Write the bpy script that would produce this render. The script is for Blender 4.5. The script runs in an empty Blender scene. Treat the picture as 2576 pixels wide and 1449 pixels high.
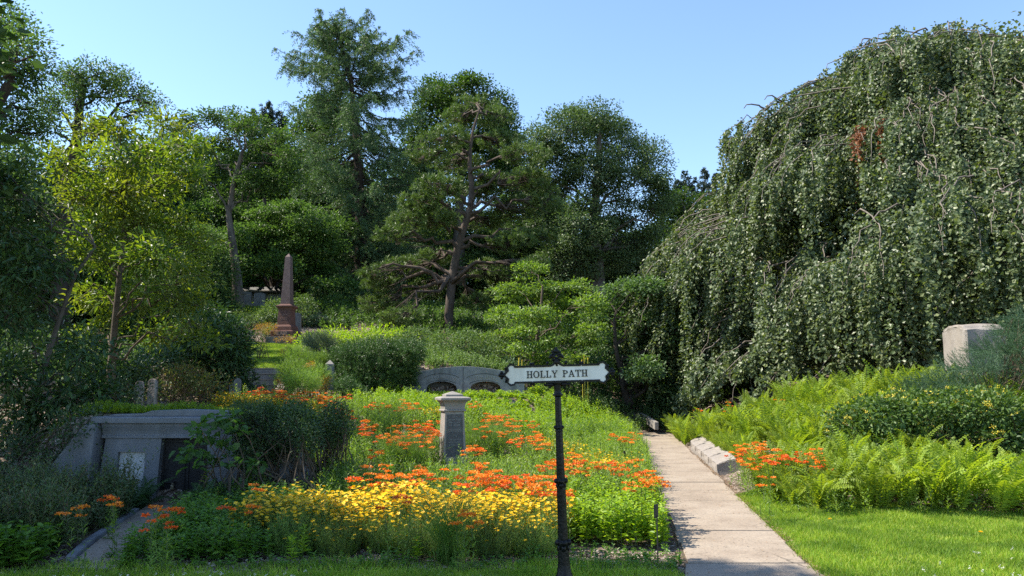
import bpy, bmesh, math
import numpy as np
from mathutils import Vector, Matrix

SC = bpy.context.scene
COL = SC.collection
R = math.radians
rng = np.random.default_rng(7)

# ------------------------------------------------------------------ camera, world, sun, exposure
PX_F, CX, CY = 1946.0, 1288.0, 724.5          # focal length and centre in 2576-wide pixels
PITCH = R(7.2)
CAM = np.array([0.0, 0.0, 1.6])
cam_data = bpy.data.cameras.new('camera')
cam_data.sensor_width = 36.0
cam_data.lens = 36.0 * PX_F / 2576.0
cam_data.clip_start = 0.05
cam_data.clip_end = 2000
cam = bpy.data.objects.new('camera', cam_data)
cam.location = CAM
cam.rotation_euler = (R(90) + PITCH, 0, 0)
COL.objects.link(cam)
SC.camera = cam

SUN_EL, SUN_BACK = R(51), R(6)
sun_vec = Vector((-math.cos(SUN_EL) * math.cos(SUN_BACK), math.cos(SUN_EL) * math.sin(SUN_BACK), math.sin(SUN_EL)))
world = bpy.data.worlds.new('World')
SC.world = world
world.use_nodes = True
wn = world.node_tree
bg = wn.nodes['Background']
sky = wn.nodes.new('ShaderNodeTexSky')
sky.sky_type = 'NISHITA'
sky.sun_disc = False
sky.sun_elevation = SUN_EL
sky.sun_rotation = math.atan2(sun_vec.x, sun_vec.y)
sky.altitude = 0
sky.air_density = 1.0
sky.dust_density = 0.1
sky.ozone_density = 3.0
wn.links.new(sky.outputs[0], bg.inputs[0])
bg.inputs[1].default_value = 0.14
sl = bpy.data.lights.new('sun', 'SUN')
sl.energy = 4.8
sl.angle = R(0.5)
sl.color = (1.0, 0.93, 0.80)
so = bpy.data.objects.new('sun', sl)
so.rotation_euler = (-sun_vec).to_track_quat('-Z', 'Y').to_euler()
so.location = (-20, 0, 30)
COL.objects.link(so)
SC.view_settings.view_transform = 'Standard'
SC.view_settings.look = 'None'
SC.view_settings.gamma = 1.0
SC.view_settings.exposure = 1.15
SC.render.resolution_x, SC.render.resolution_y = 1024, 576
try:
    SC.cycles.max_bounces = 10
    SC.cycles.diffuse_bounces = 8
    SC.cycles.transparent_max_bounces = 4
    SC.cycles.transmission_bounces = 6
    SC.cycles.use_denoising = False
except Exception:
    pass

# ------------------------------------------------------------------ image geometry helpers
def ray(u, v):
    x = (u - CX) / PX_F
    z = -(v - CY) / PX_F
    c, s = math.cos(PITCH), math.sin(PITCH)
    d = np.array([x, c - s * z, s + c * z])
    return d

def at(u, v, Y):
    d = ray(u, v)
    return CAM + d * (Y / d[1])

def norm(a):
    return a / np.maximum(np.linalg.norm(a, axis=-1, keepdims=True), 1e-9)

def sstep(a, b, x):
    t = np.clip((x - a) / (b - a), 0, 1)
    return t * t * (3 - 2 * t)

# ------------------------------------------------------------------ terrain
CTRL = np.array([
 (-3,0,0),(3,0,0),(-3,6,0),(3,6,0),(8,6,0),(-8,6,0),(0,8,0),(5,8,0),(9,8.5,0),(1.5,7,0),(2.6,7,0),(2,10,0),(3,10,0),
 (2.7,14,0),(3.6,14,0),(3.2,18,0),(4.2,18,0),(4.2,26,0),(5.3,26,0),
 (4.2,10,.03),(7,9.3,.03),(9,9,.03),(4.6,14,.35),(5.4,20,.5),(6,14,.62),(8,13,.55),(11,12,.5),(7,19,1.0),(10,18,1.35),
 (13,18,1.7),(16,28,2.2),(8,26,1.4),(6.5,30,1.2),
 (-1.1,8,0),(-1.1,11,.06),(-1.05,14,.2),(1.2,14,.08),(1.6,18,.15),(-1,18,.62),(1.5,22,.5),(-1,22,1.15),(-4,8,0),
 (-4,10,.0),(-3.2,12,.3),(-3.5,15,.75),(-3.5,18,.85),(-4,22,1.45),(-6.8,20,.95),(-7,22,1.34),(-7,23.6,2.15),
 (-7.3,26,2.6),(-9.3,32,3.4),(-12,32,3.6),(-14,42,5.9),(-18,42,6.3),(-10,50,6.6),(-2.9,34,3.96),(-2,27,2.6),(0,24.8,2.0),
 (3,30,1.6),(4,40,3.5),(6,55,5.5),(14,50,4),(0,50,6.2),(-20,60,8),(0,75,8),(20,75,6),(-30,40,6),(-30,75,9),(30,75,5),
 (25,30,2.5),(25,10,.5),(25,0,0),(-25,0,.5),(-25,15,2.5),(-12,15,1.7),(-9.5,12,.8),(-9,9,.1),(-6.5,15,1.05),(-9,18,1.35),(-5.5,18,.80),(-14,24,2.8)], float)

def _U(r2):
    return np.where(r2 > 1e-9, 0.5 * r2 * np.log(np.maximum(r2, 1e-9)), 0)

_n = len(CTRL)
_d2 = ((CTRL[:, None, :2] - CTRL[None, :, :2]) ** 2).sum(-1)
_K = _U(_d2) + np.eye(_n) * 0.4
_P = np.c_[np.ones(_n), CTRL[:, :2]]
_A = np.zeros((_n + 3, _n + 3))
_A[:_n, :_n] = _K
_A[:_n, _n:] = _P
_A[_n:, :_n] = _P.T
_W = np.linalg.solve(_A, np.r_[CTRL[:, 2], 0, 0, 0])

def path_mid(y):
    return 2.0 + (y - 6.5) * 0.1415

def height(x, y):
    x = np.atleast_1d(np.asarray(x, float)); y = np.atleast_1d(np.asarray(y, float))
    xc = np.clip(x, -30, 30); yc = np.clip(y, -2, 78)
    z = np.empty(x.shape)
    flat = z.reshape(-1)
    xf, yf = xc.reshape(-1), yc.reshape(-1)
    for i in range(0, len(flat), 20000):
        q = np.c_[xf[i:i + 20000], yf[i:i + 20000]]
        d2 = ((q[:, None, :] - CTRL[None, :, :2]) ** 2).sum(-1)
        flat[i:i + 20000] = _U(d2) @ _W[:_n] + _W[_n] + q @ _W[_n + 1:]
    # flat under the path and on the front lawn
    d = np.abs(x - path_mid(y))
    m = (1 - sstep(0.62, 1.25, d)) * (1 - sstep(26, 29, y))
    z = z * (1 - m)
    m2 = 1 - sstep(7.0, 9.0, y)
    z = z * (1 - m2 * (np.abs(x) < 14))
    # earth piled behind the tomb front
    mound = sstep(10.95, 11.25, y) * sstep(-7.3, -6.2, x) * (1 - sstep(-4.5, -3.3, x)) * (1 - sstep(11.5, 16.5, y))
    z = z + np.maximum(0, 1.18 - z) * mound
    fr = (1 - sstep(10.6, 10.95, y)) * sstep(9.0, 10.0, y) * sstep(-7.2, -6.4, x) * (1 - sstep(-2.9, -2.2, x))
    z = z * (1 - fr) - 0.06 * fr
    # level ground in front of the curved family stone
    cut = sstep(-4.2, -3.6, x) * (1 - sstep(1.2, 1.8, x)) * sstep(21.0, 22.6, y) * (1 - sstep(23.9, 24.3, y))
    z = z * (1 - cut) + np.minimum(z, 1.22) * cut
    # the cutting that holds the stone steps
    stp = sstep(-8.3, -8.05, x) * (1 - sstep(-6.5, -6.3, x)) * sstep(20.6, 21.6, y) * (1 - sstep(23.3, 23.5, y))
    z = z * (1 - stp) + np.minimum(z, 1.32 + .49 * np.clip(y - 22.1, 0, 1.5) - .10) * stp
    # the bank behind the granite coping, shaved to the coping's top
    return z

def h1(x, y):
    return float(height([x], [y])[0])

def drop(u, v, above=0.0, y0=5.0, y1=70.0):
    """where the ray through (u, v) meets the ground raised by `above`"""
    ys = np.arange(y0, y1, 0.1)
    d = ray(u, v)
    t = ys / d[1]
    px = CAM[0] + d[0] * t; pz = CAM[2] + d[2] * t
    hz = height(px, ys) + above
    k = np.nonzero(pz <= hz)[0]
    i = k[0] if len(k) else len(ys) - 1
    return np.array([px[i], ys[i], hz[i] - above])

# ------------------------------------------------------------------ objects, tags, materials
def tag(o, label=None, cat=None, group=None, kind=None):
    if label: o['label'] = label
    if cat: o['category'] = cat
    if group: o['group'] = group
    if kind: o['kind'] = kind
    return o

def thing(name, label, cat, loc=(0, 0, 0), rz=0.0, group=None, rot=None):
    o = bpy.data.objects.new(name, None)
    o.empty_display_size = 0.2
    COL.objects.link(o)
    o.location = loc
    o.rotation_euler = rot if rot else (0, 0, rz)
    return tag(o, label, cat, group)

def link(name, me, parent=None, loc=None):
    o = bpy.data.objects.new(name, me)
    COL.objects.link(o)
    if parent is not None: o.parent = parent
    if loc is not None: o.location = loc
    return o

def copy_tree(root, loc, rz=0.0, scale=1.0, label=None, group=None):
    def cp(o, par):
        c = o.copy(); COL.objects.link(c); c.parent = par
        for ch in o.children: cp(ch, c)
        return c
    r = cp(root, None)
    r.location = loc; r.rotation_euler = (0, 0, rz); r.scale = (scale,) * 3 if np.isscalar(scale) else scale
    if label: r['label'] = label
    if group: r['group'] = group
    return r

class Geo:
    """gathers quads (and triangles) as arrays and builds one mesh"""
    def __init__(s): s.v = []; s.f = []; s.m = []; s.r = []; s.n = 0
    def add(s, v, f, mat=0, rnd=None):
        v = np.asarray(v, float).reshape(-1, 3); f = np.asarray(f, np.int64)
        s.v.append(v); s.f.append(f + s.n); s.n += len(v)
        s.m.append(np.full(len(f), mat, np.int32))
        s.r.append(np.full(len(f), 0.5) if rnd is None else np.broadcast_to(np.asarray(rnd, float), (len(f),)))
    def arrays(s):
        return s
    def mesh(s, name, mats, smooth=False):
        me = bpy.data.meshes.new(name)
        v = np.concatenate(s.v); nf = sum(len(f) for f in s.f)
        tot = np.concatenate([np.full(len(f), f.shape[1], np.int32) for f in s.f])
        loops = np.concatenate([f.reshape(-1) for f in s.f]).astype(np.int32)
        me.vertices.add(len(v)); me.vertices.foreach_set('co', v.astype(np.float32).reshape(-1))
        me.loops.add(len(loops)); me.loops.foreach_set('vertex_index', loops)
        me.polygons.add(nf)
        st = np.r_[0, np.cumsum(tot)[:-1]].astype(np.int32)
        me.polygons.foreach_set('loop_start', st)
        me.polygons.foreach_set('material_index', np.concatenate(s.m))
        me.polygons.foreach_set('use_smooth', np.full(nf, smooth))
        a = me.attributes.new('rnd', 'FLOAT', 'FACE')
        a.data.foreach_set('value', np.concatenate(s.r).astype(np.float32))
        for m in mats: me.materials.append(m)
        me.update(calc_edges=True)
        return me

UP = np.array([0, 0, 1.0])

def leaf4(g, P, D, U, L, W, fold=0.2, droop=0.0, mat=0, wp=0.45, rnd=None, r=rng):
    n = len(P)
    if n == 0: return
    L = np.broadcast_to(np.asarray(L, float), (n,))[:, None]; W = np.broadcast_to(np.asarray(W, float), (n,))[:, None]
    S = norm(np.cross(D, U)); N = np.cross(S, D)
    a = P + D * (wp * L); lift = N * (fold * W)
    V = np.stack([P, a + S * W * .5 + lift, P + D * L - UP * droop * L, a - S * W * .5 + lift], 1)
    F = np.arange(4 * n).reshape(n, 4)
    g.add(V, F, mat, r.random(n) if rnd is None else rnd)

def leaf6(g, P, D, U, L, W, fold=0.25, droop=0.12, mat=0, rnd=None, r=rng, a1=.28, a2=.68, w2=.8):
    n = len(P)
    if n == 0: return
    L = np.broadcast_to(np.asarray(L, float), (n,))[:, None]; W = np.broadcast_to(np.asarray(W, float), (n,))[:, None]
    S = norm(np.cross(D, U)); N = np.cross(S, D)
    def pt(t, s): return P + D * (t * L) + S * (W * .5 * s) + N * (fold * W * abs(s)) - UP * (droop * L * t * t)
    V = np.stack([pt(0, 0), pt(a1, 1), pt(a2, w2), pt(1, 0), pt(a2, -w2), pt(a1, -1)], 1)
    b = (np.arange(n) * 6)[:, None]
    F = np.stack([b + np.array([0, 1, 2, 3]), b + np.array([0, 3, 4, 5])], 1).reshape(-1, 4)
    rr = r.random(n) if rnd is None else rnd
    g.add(V, F, mat, np.repeat(np.broadcast_to(rr, (n,)), 2))

def tube(g, pts, rad, sides=6, mat=0, cap=False):
    pts = np.asarray(pts, float); m = len(pts)
    rad = np.broadcast_to(np.asarray(rad, float), (m,))
    T = np.gradient(pts, axis=0); T = norm(T)
    ref = np.array([1.0, 0, 0]) if abs(T[0][2]) > .8 else UP
    A = norm(np.cross(T, ref)); B = np.cross(T, A)
    an = np.linspace(0, 2 * np.pi, sides, endpoint=False)
    V = pts[:, None] + rad[:, None, None] * (A[:, None] * np.cos(an)[None, :, None] + B[:, None] * np.sin(an)[None, :, None])
    i = np.arange(m - 1)[:, None] * sides; j = np.arange(sides)[None]; k = (j + 1) % sides
    F = np.stack([i + j, i + k, i + sides + k, i + sides + j], -1).reshape(-1, 4)
    g.add(V.reshape(-1, 3), F, mat)

def curve(p0, p1, sag=0.0, n=7, r=rng, wob=0.04, up=0.0):
    """a bent limb from p0 to p1"""
    p0 = np.asarray(p0, float); p1 = np.asarray(p1, float)
    t = np.linspace(0, 1, n)[:, None]; ln = np.linalg.norm(p1 - p0)
    q = p0 + (p1 - p0) * t
    q[:, 2] += (np.sin(np.pi * t[:, 0]) * up * ln) - sag * ln * t[:, 0] ** 2
    w = r.normal(0, wob * ln, (n, 3)); w[0] = 0; w[-1] = 0
    return q + w

def rdir(n, r=rng):
    return norm(r.normal(size=(n, 3)))

# node helpers ---------------------------------------------------
def new_mat(name):
    m = bpy.data.materials.new(name); m.use_nodes = True
    nt = m.node_tree
    for x in list(nt.nodes): nt.nodes.remove(x)
    return m, nt

def nd(nt, t, **kw):
    n = nt.nodes.new(t)
    for k, v in kw.items(): setattr(n, k, v)
    return n

def ramp(nt, stops):
    r = nd(nt, 'ShaderNodeValToRGB')
    e = r.color_ramp.elements
    while len(e) < len(stops): e.new(0.5)
    for el, (p, c) in zip(e, stops): el.position = p; el.color = (*c, 1)
    return r

def leaf_mat(name, cols, trans=0.4, tcol=(1.5, 1.6, 0.45), rough=0.5, spec=0.35, patch=None, pscale=0.8, pamt=0.5):
    m, nt = new_mat(name); L = nt.links.new
    at_ = nd(nt, 'ShaderNodeAttribute', attribute_name='rnd')
    k = len(cols)
    rp = ramp(nt, [(i / max(k - 1, 1), c) for i, c in enumerate(cols)])
    L(at_.outputs['Fac'], rp.inputs[0])
    col = rp.outputs[0]
    geo = nd(nt, 'ShaderNodeNewGeometry')
    if patch:
        no = nd(nt, 'ShaderNodeTexNoise'); no.inputs['Scale'].default_value = pscale; no.inputs['Detail'].default_value = 2
        L(geo.outputs['Position'], no.inputs['Vector'])
        mr = nd(nt, 'ShaderNodeMapRange'); mr.inputs[1].default_value = .42; mr.inputs[2].default_value = .62; mr.inputs[4].default_value = pamt
        L(no.outputs[0], mr.inputs[0])
        mx = nd(nt, 'ShaderNodeMix', data_type='RGBA'); L(mr.outputs[0], mx.inputs[0]); L(col, mx.inputs[6]); mx.inputs[7].default_value = (*patch, 1)
        col = mx.outputs[2]
    oi = nd(nt, 'ShaderNodeObjectInfo')
    hs = nd(nt, 'ShaderNodeHueSaturation')
    mv = nd(nt, 'ShaderNodeMapRange'); mv.inputs[3].default_value = .82; mv.inputs[4].default_value = 1.18
    L(oi.outputs['Random'], mv.inputs[0]); L(mv.outputs[0], hs.inputs['Value']); L(col, hs.inputs['Color'])
    col = hs.outputs[0]
    p = nd(nt, 'ShaderNodeBsdfPrincipled'); p.inputs['Roughness'].default_value = rough; p.inputs['Specular IOR Level'].default_value = spec
    L(col, p.inputs['Base Color'])
    tm = nd(nt, 'ShaderNodeMix', data_type='RGBA', blend_type='MULTIPLY'); tm.inputs[0].default_value = 1; L(col, tm.inputs[6]); tm.inputs[7].default_value = (*tcol, 1)
    tm.clamp_result = False
    tr = nd(nt, 'ShaderNodeBsdfTranslucent'); L(tm.outputs[2], tr.inputs[0])
    ms = nd(nt, 'ShaderNodeMixShader'); ms.inputs[0].default_value = trans
    L(p.outputs[0], ms.inputs[1]); L(tr.outputs[0], ms.inputs[2])
    o = nd(nt, 'ShaderNodeOutputMaterial'); L(ms.outputs[0], o.inputs[0])
    return m

def solid_mat(name, c1, c2, scale=8.0, rough=0.8, spec=0.3, speck=None, bump=0.3, bscale=60, stain=None, coord='Object', metal=0, streak=1.0, rough2=None):
    """stone, bark, iron: two tones by noise, fine speckle, stains and bump"""
    m, nt = new_mat(name); L = nt.links.new
    tc = nd(nt, 'ShaderNodeTexCoord')
    mp = nd(nt, 'ShaderNodeMapping'); mp.inputs['Scale'].default_value = (1, 1, streak)
    L(tc.outputs[coord], mp.inputs[0])
    no = nd(nt, 'ShaderNodeTexNoise'); no.inputs['Scale'].default_value = scale; no.inputs['Detail'].default_value = 6; no.inputs['Roughness'].default_value = .65
    L(mp.outputs[0], no.inputs['Vector'])
    rp = ramp(nt, [(.34, c1), (.66, c2)]); L(no.outputs[0], rp.inputs[0])
    col = rp.outputs[0]
    fine = nd(nt, 'ShaderNodeTexNoise'); fine.inputs['Scale'].default_value = bscale; fine.inputs['Detail'].default_value = 4
    L(mp.outputs[0], fine.inputs['Vector'])
    if speck:
        vz = nd(nt, 'ShaderNodeTexVoronoi'); vz.inputs['Scale'].default_value = speck[1]
        L(tc.outputs[coord], vz.inputs['Vector'])
        r2 = nd(nt, 'ShaderNodeSeparateColor'); L(vz.outputs['Color'], r2.inputs[0])
        mr = nd(nt, 'ShaderNodeMapRange'); mr.inputs[1].default_value = .45; mr.inputs[2].default_value = .85; mr.inputs[4].default_value = speck[2]
        L(r2.outputs[0], mr.inputs[0])
        mx = nd(nt, 'ShaderNodeMix', data_type='RGBA'); L(mr.outputs[0], mx.inputs[0]); L(col, mx.inputs[6]); mx.inputs[7].default_value = (*speck[0], 1)
        col = mx.outputs[2]
    if stain:
        s2 = nd(nt, 'ShaderNodeTexNoise'); s2.inputs['Scale'].default_value = stain[1]; s2.inputs['Detail'].default_value = 5
        mp2 = nd(nt, 'ShaderNodeMapping'); mp2.inputs['Scale'].default_value = (1, 1, .25); mp2.inputs['Location'].default_value = (3.1, 1.7, .4)
        L(tc.outputs[coord], mp2.inputs[0]); L(mp2.outputs[0], s2.inputs['Vector'])
        mr = nd(nt, 'ShaderNodeMapRange'); mr.inputs[1].default_value = .5; mr.inputs[2].default_value = .68; mr.inputs[4].default_value = stain[2]
        L(s2.outputs[0], mr.inputs[0])
        mx = nd(nt, 'ShaderNodeMix', data_type='RGBA'); L(mr.outputs[0], mx.inputs[0]); L(col, mx.inputs[6]); mx.inputs[7].default_value = (*stain[0], 1)
        col = mx.outputs[2]
    p = nd(nt, 'ShaderNodeBsdfPrincipled'); p.inputs['Roughness'].default_value = rough
    p.inputs['Specular IOR Level'].default_value = spec; p.inputs['Metallic'].default_value = metal
    L(col, p.inputs['Base Color'])
    if rough2 is not None:
        mr = nd(nt, 'ShaderNodeMapRange'); mr.inputs[3].default_value = rough; mr.inputs[4].default_value = rough2
        L(fine.outputs[0], mr.inputs[0]); L(mr.outputs[0], p.inputs['Roughness'])
    bp = nd(nt, 'ShaderNodeBump'); bp.inputs['Strength'].default_value = bump; bp.inputs['Distance'].default_value = .02
    L(fine.outputs[0], bp.inputs['Height']); L(bp.outputs[0], p.inputs['Normal'])
    o = nd(nt, 'ShaderNodeOutputMaterial'); L(p.outputs[0], o.inputs[0])
    return m

M = {}
M['granite'] = solid_mat('grey_granite', (.23, .205, .18), (.31, .285, .255), 5, .8, .3, ((.10, .10, .10), 160, .45), .35, 120, ((.20, .19, .16), 3, .5))
M['granite_dark'] = solid_mat('dark_granite_panel', (.085, .085, .082), (.135, .135, .13), 12, .75, .3, ((.05, .05, .05), 110, .7), .5, 140)
M['granite_pale'] = solid_mat('pale_granite', (.20, .172, .15), (.29, .255, .225), 4, .85, .25, ((.25, .23, .21), 140, .4), .5, 40, ((.28, .24, .20), 2.5, .5))
M['family_stone'] = solid_mat('streaked_grey_granite', (.19, .20, .20), (.30, .305, .30), 5, .9, .2, ((.12, .12, .12), 100, .25), .4, 60, ((.11, .115, .105), 4, .6))
M['tombstone'] = solid_mat('weathered_stone', (.13, .135, .137), (.21, .212, .21), 4, .9, .2, ((.08, .08, .085), 90, .35), .5, 60, ((.09, .095, .085), 3, .75))
M['tomb_stone'] = solid_mat('tomb_granite', (.15, .16, .175), (.20, .21, .225), 4, .9, .2, ((.10, .10, .11), 100, .2), .4, 70, ((.11, .115, .11), 2.5, .6))
M['marble'] = solid_mat('old_marble', (.42, .43, .43), (.56, .565, .56), 3, .7, .3, None, .25, 30, ((.28, .27, .23), 3, .75))
M['redstone'] = solid_mat('brownstone', (.115, .055, .042), (.165, .085, .068), 6, .85, .2, ((.12, .07, .065), 110, .45), .4, 90, ((.13, .08, .07), 2.5, .5))
M['mauvestone'] = solid_mat('mauve_granite', (.125, .080, .070), (.175, .120, .108), 6, .8, .25, ((.14, .11, .11), 120, .45), .3, 90)
M['slate'] = solid_mat('brown_slate', (.075, .06, .056), (.13, .108, .10), 5, .85, .2, None, .5, 40, ((.40, .36, .33), 4, .8))
M['letter'] = solid_mat('raised_lettering', (.30, .19, .155), (.36, .235, .195), 30, .8, .2, None, .2, 90)
M['carved'] = solid_mat('carved_lettering', (.24, .24, .225), (.34, .34, .32), 40, .85, .2)
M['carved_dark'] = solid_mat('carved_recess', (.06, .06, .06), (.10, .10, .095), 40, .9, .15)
M['black_iron'] = solid_mat('black_gloss_paint', (.003, .0032, .0035), (.006, .0062, .0065), 14, .25, .22, None, .22, 35, ((.03, .03, .03), 20, .12), rough2=.45)
M['door_iron'] = solid_mat('dark_iron_door', (.005, .005, .0055), (.011, .0105, .0105), 10, .6, .4, None, .4, 40, ((.06, .05, .045), 9, .35))
M['sign_white'] = solid_mat('cream_sign_paint', (.60, .59, .55), (.68, .67, .63), 5, .38, .4, None, .08, 30, ((.42, .39, .33), 9, .5))
M['padlock'] = solid_mat('padlock_metal', (.35, .30, .2), (.45, .4, .3), 10, .4, .5, metal=.8)
M['plastic_label'] = solid_mat('black_plastic', (.012, .012, .012), (.02, .02, .02), 10, .5, .4)
M['bark'] = solid_mat('grey_bark', (.055, .045, .036), (.13, .112, .094), 5, .95, .15, None, .9, 16, ((.18, .175, .15), 3, .4), streak=.3)
M['bark_dark'] = solid_mat('dark_bark', (.028, .022, .018), (.070, .056, .046), 5, .95, .15, None, .9, 16, streak=.3)
M['bark_pine'] = solid_mat('pine_bark', (.050, .038, .030), (.115, .088, .072), 4, .95, .15, None, 1.0, 12, ((.14, .12, .105), 3, .4), streak=.3)
M['bark_beech'] = solid_mat('smooth_beech_bark', (.10, .085, .07), (.20, .17, .14), 5, .8, .2, None, .4, 16)
M['stem_green'] = solid_mat('green_stem', (.06, .09, .03), (.10, .13, .05), 8, .7, .3)
M['stem_brown'] = solid_mat('brown_stem', (.06, .045, .03), (.13, .10, .07), 8, .8, .2)

# ------------------------------------------------------------------ hard-surface helpers
class HB:
    def __init__(s): s.bm = bmesh.new()
    def box(s, x0, x1, y0, y1, z0, z1):
        vs = [s.bm.verts.new(p) for p in ((x0,y0,z0),(x1,y0,z0),(x1,y1,z0),(x0,y1,z0),(x0,y0,z1),(x1,y0,z1),(x1,y1,z1),(x0,y1,z1))]
        for f in ((3,2,1,0),(4,5,6,7),(0,1,5,4),(1,2,6,5),(2,3,7,6),(3,0,4,7)): s.bm.faces.new([vs[i] for i in f])
    def stack(s, rings):
        """square stack: rings of (z, half width x, half depth y); last may be 0,0 for a point"""
        prev = None
        for k, (z, a, b) in enumerate(rings):
            if a == 0 and b == 0:
                t = s.bm.verts.new((0, 0, z))
                for i in range(4): s.bm.faces.new((prev[i], prev[(i+1)%4], t))
                return
            cur = [s.bm.verts.new(p) for p in ((-a,-b,z),(a,-b,z),(a,b,z),(-a,b,z))]
            if prev is None: s.bm.faces.new(cur[::-1])
            else:
                for i in range(4): s.bm.faces.new((prev[i], prev[(i+1)%4], cur[(i+1)%4], cur[i]))
            prev = cur
        s.bm.faces.new(prev)
    def prism(s, pts, y0, y1, axis='y'):
        """outline in x-z (or y-z) pushed along y (or x)"""
        mk = (lambda p, t: (p[0], t, p[1])) if axis == 'y' else (lambda p, t: (t, p[0], p[1]))
        a = [s.bm.verts.new(mk(p, y0)) for p in pts]; b = [s.bm.verts.new(mk(p, y1)) for p in pts]
        n = len(pts)
        s.bm.faces.new(a); s.bm.faces.new(b[::-1])
        for i in range(n): s.bm.faces.new((a[(i+1)%n], a[i], b[i], b[(i+1)%n]))
    def ring_prism(s, outer, inner, y0, y1):
        n = len(outer)
        oa = [s.bm.verts.new((p[0], y0, p[1])) for p in outer]; ob = [s.bm.verts.new((p[0], y1, p[1])) for p in outer]
        ia = [s.bm.verts.new((p[0], y0, p[1])) for p in inner]; ib = [s.bm.verts.new((p[0], y1, p[1])) for p in inner]
        for i in range(n):
            j = (i+1) % n
            s.bm.faces.new((oa[i], oa[j], ia[j], ia[i])); s.bm.faces.new((ob[j], ob[i], ib[i], ib[j]))
            s.bm.faces.new((oa[j], oa[i], ob[i], ob[j])); s.bm.faces.new((ia[i], ia[j], ib[j], ib[i]))
    def lathe(s, prof, n=16, c=(0, 0), wob=None):
        prev = None
        for z, r in prof:
            cur = []
            for i in range(n):
                a = 2*math.pi*i/n
                rr = r * (wob(a, z) if wob else 1)
                cur.append(s.bm.verts.new((c[0]+rr*math.cos(a), c[1]+rr*math.sin(a), z)))
            if prev is None: s.bm.faces.new(cur[::-1])
            else:
                for i in range(n): s.bm.faces.new((prev[i], prev[(i+1)%n], cur[(i+1)%n], cur[i]))
            prev = cur
        s.bm.faces.new(prev)
    def ball(s, c, r, sx=1, sy=1, sz=1, u=10, v=7):
        m = Matrix.Translation(c) @ Matrix.Diagonal((r*sx, r*sy, r*sz, 1))
        bmesh.ops.create_uvsphere(s.bm, u_segments=u, v_segments=v, radius=1, matrix=m)
    def done(s, name, mat, parent=None, bevel=0.0, loc=None, smooth=False, seg=2, rough=0.0, cuts=0):
        bm = s.bm
        bmesh.ops.recalc_face_normals(bm, faces=bm.faces)
        if bevel > 0:
            es = [e for e in bm.edges if len(e.link_faces) == 2 and e.calc_face_angle(0) > .35]
            bmesh.ops.bevel(bm, geom=es, offset=bevel, segments=seg, profile=.6, affect='EDGES', clamp_overlap=True)
        if cuts:
            bmesh.ops.subdivide_edges(bm, edges=[e for e in bm.edges if e.calc_length() > .08], cuts=cuts, use_grid_fill=True)
        if rough:
            r = np.random.default_rng(len(bm.verts))
            for v_ in bm.verts: v_.co += Vector(r.normal(0, rough, 3))
        me = bpy.data.meshes.new(name)
        bm.to_mesh(me); bm.free()
        if smooth:
            for p in me.polygons: p.use_smooth = True
        me.materials.append(mat)
        return link(name, me, parent, loc)

def circle(r, n=24, c=(0, 0), a0=0, a1=2*math.pi, closed=True):
    m = n if closed else n + 1
    return [(c[0] + r*math.cos(a0 + (a1-a0)*i/n), c[1] + r*math.sin(a0 + (a1-a0)*i/n)) for i in range(m)]

def text_obj(name, s, size, depth, mat, parent, loc, rot=(R(90), 0, 0), width=None, bold=0.0, arc=None):
    cu = bpy.data.curves.new(name, 'FONT'); cu.body = s; cu.size = size; cu.extrude = depth; cu.align_x = 'CENTER'; cu.align_y = 'CENTER'; cu.offset = bold
    cu.resolution_u = 3
    t = bpy.data.objects.new(name, cu); COL.objects.link(t)
    bpy.context.view_layer.update()
    me = bpy.data.meshes.new_from_object(t.evaluated_get(bpy.context.evaluated_depsgraph_get()))
    bpy.data.objects.remove(t)
    if width:
        xs = [v.co.x for v in me.vertices]; k = width / (max(xs) - min(xs)); x0 = (max(xs) + min(xs)) / 2
        for v in me.vertices: v.co.x = (v.co.x - x0) * k
    if arc:
        for v in me.vertices:
            a = v.co.x / arc; r_ = arc + v.co.y
            v.co.x = r_ * math.sin(a); v.co.y = r_ * math.cos(a) - arc
    me.materials.clear(); me.materials.append(mat)
    o = link(name, me, parent, loc); o.rotation_euler = rot
    return o

# ------------------------------------------------------------------ ground
def poly_in(poly, x, y):
    poly = np.asarray(poly, float); n = len(poly); c = np.zeros(x.shape, bool)
    for i in range(n):
        x0, y0 = poly[i]; x1, y1 = poly[(i+1) % n]
        k = ((y0 > y) != (y1 > y)) & (x < (x1-x0)*(y-y0)/(y1-y0+1e-12)+x0)
        c ^= k
    return c

def poly_pts(poly, n, r=rng):
    poly = np.asarray(poly, float); lo, hi = poly.min(0), poly.max(0); out = []
    k = 0
    while k < n:
        q = lo + r.random((n*3+20, 2))*(hi-lo); q = q[poly_in(poly, q[:, 0], q[:, 1])]; out.append(q); k += len(q)
    return np.concatenate(out)[:n]

LAWN_FRONT = [(-14, -6), (14, -6), (14, 8.6), (7.5, 9.1), (5.6, 9.7), (4.4, 10.6), (3.75, 12), (3.35, 11.5), (2.5, 6.6), (1.42, 6.6), (1.3, 7.05), (-.5, 6.95), (-2.2, 6.75), (-4, 6.6), (-14, 6.5)]
LAWN_SLOPE = [(-8.3, 23.6), (-6.6, 23.6), (-7.4, 27), (-8.4, 31.2), (-10.9, 31.2), (-9.6, 27)]
LAWN_HIGH = [(-19, 37.5), (-13, 37), (-10.5, 39), (-12.5, 46), (-20, 46)]

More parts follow.
